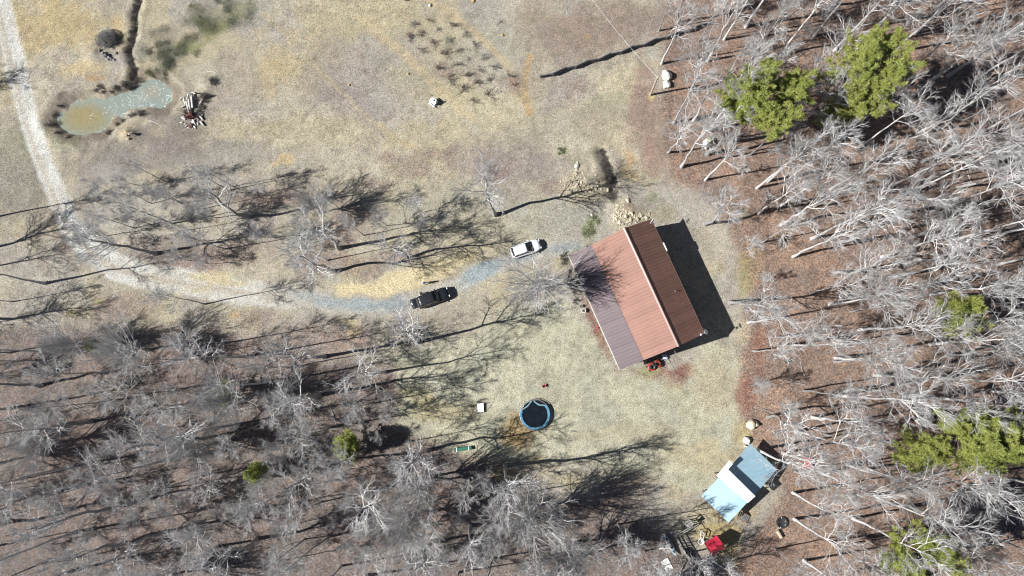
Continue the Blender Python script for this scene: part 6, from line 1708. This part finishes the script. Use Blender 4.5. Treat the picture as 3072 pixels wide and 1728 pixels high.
# ------------------------------------------------------------------ ground cover nobody could count
def in_px(n, box, sd_):
    rg = np.random.default_rng(sd_)
    x = rg.uniform(box[0], box[2], n); y = rg.uniform(box[1], box[3], n); return x, y, rg
def to_ground(x, y):
    r = np.stack([x - 1536, -(y - 864), np.full_like(x, -F_PX)], -1) @ RN.T
    tt = CAM_H / -r[:, 2]; X, Y = r[:, 0] * tt, r[:, 1] * tt
    return X, Y, ground_z(X, Y)
def sample_leaf(X, Y):
    ix = np.clip(np.searchsorted(xs, X), 0, nx - 1); iy = np.clip(np.searchsorted(ys, Y), 0, ny - 1)
    return GLEAF[iy, ix], np.maximum(MROAD[iy, ix], MDRV[iy, ix]), ALB[iy, ix]
x, y, rg = in_px(130000, (-60, -60, 3130, 1790), 77)
X, Y, Z = to_ground(x, y); lf, rd, alb = sample_leaf(X, Y)
ok = (rg.uniform(0, 1, len(X)) < lf * .9) & (rd < .3) & (poly_sd(x, y, POND) < -6)
X, Y, Z, alb = X[ok], Y[ok], Z[ok], alb[ok]; n_ = len(X)
a = rg.uniform(0, 6.28, n_); s = rg.uniform(.05, .11, n_); tl = rg.uniform(-.05, .05, (n_, 4))
dx = np.cos(a) * s; dy = np.sin(a) * s
q = np.stack([np.stack([X - dx, Y - dy, Z + .02 + np.abs(tl[:, 0])], -1), np.stack([X + dy * .6, Y - dx * .6, Z + .03 + np.abs(tl[:, 1])], -1), np.stack([X + dx, Y + dy, Z + .02 + np.abs(tl[:, 2])], -1), np.stack([X - dy * .6, Y + dx * .6, Z + .03 + np.abs(tl[:, 3])], -1)], 1)
me = mesh_np('leaf_litter', q.reshape(-1, 3), [np.arange(4 * n_).reshape(-1, 4)])
cl = np.repeat(np.clip(alb * rg.uniform(.5, 1.7, (n_, 1)) * np.array([1.04, 1, .96]), 0, .6), 4, 0)
at_ = me.color_attributes.new('leaf_tint', 'FLOAT_COLOR', 'POINT'); at_.data.foreach_set('color', np.concatenate([cl, np.ones((4 * n_, 1))], 1).astype(np.float32).ravel())
def tint_mat(name, attr):
    m = bpy.data.materials.new(name); m.use_nodes = True; n = m.node_tree.nodes; l = m.node_tree.links
    q_ = n.new('ShaderNodeAttribute'); q_.attribute_name = attr
    nz_ = n.new('ShaderNodeTexNoise'); nz_.inputs['Scale'].default_value = 30; tc_ = n.new('ShaderNodeTexCoord'); l.new(tc_.outputs['Object'], nz_.inputs['Vector'])
    mx_ = n.new('ShaderNodeMix'); mx_.data_type = 'RGBA'; mx_.blend_type = 'MULTIPLY'; mx_.inputs[0].default_value = .25
    l.new(q_.outputs['Color'], mx_.inputs[6]); l.new(nz_.outputs['Color'], mx_.inputs[7]); l.new(mx_.outputs[2], n['Principled BSDF'].inputs['Base Color']); n['Principled BSDF'].inputs['Roughness'].default_value = .8
    return m
me.materials.append(tint_mat('dead_leaves', 'leaf_tint'))
tag(link('leaf_litter', me), 'dead brown leaves strewn over the woods floor and yard drifts', 'leaves', kind='stuff')
x, y, rg = in_px(60000, (-40, -40, 3110, 1500), 78)
X, Y, Z = to_ground(x, y); lf, rd, alb = sample_leaf(X, Y)
hn = (px_h := poly_sd(x, y, [(1700, 760), (1950, 650), (2120, 1000), (1860, 1120)])) < 4
ok = (rg.uniform(0, 1, len(X)) > lf * 1.3) & (rd < .25) & (poly_sd(x, y, POND) < -6) & hn
X, Y, Z, alb = X[ok], Y[ok], Z[ok], alb[ok]; n_ = len(X)
vs = []; K = 4
for k in range(K):
    a = rg.uniform(0, 6.28, n_); h = rg.uniform(.05, .14, n_); w_ = .016; ox, oy = rg.normal(0, .05, n_), rg.normal(0, .05, n_); ln = rg.uniform(.03, .12, n_); b = rg.uniform(0, 6.28, n_)
    vs.append(np.stack([np.stack([X + ox - np.cos(a) * w_, Y + oy - np.sin(a) * w_, Z - .01], -1), np.stack([X + ox + np.cos(a) * w_, Y + oy + np.sin(a) * w_, Z - .01], -1), np.stack([X + ox + np.cos(b) * ln, Y + oy + np.sin(b) * ln, Z + h], -1)], 1))
q = np.stack(vs, 1).reshape(-1, 3)
me = mesh_np('dry_grass', q, [np.arange(len(q)).reshape(-1, 3)])
cl = np.repeat(np.clip(alb * rg.uniform(.6, 1.5, (n_, 1)), 0, .6), 3 * K, 0)
at_ = me.color_attributes.new('grass_tint', 'FLOAT_COLOR', 'POINT'); at_.data.foreach_set('color', np.concatenate([cl, np.ones((len(q), 1))], 1).astype(np.float32).ravel())
me.materials.append(tint_mat('dry_grass_blades', 'grass_tint'))
tag(link('dry_grass', me), 'short dry winter grass tufts over the field and lawn', 'grass', kind='stuff')
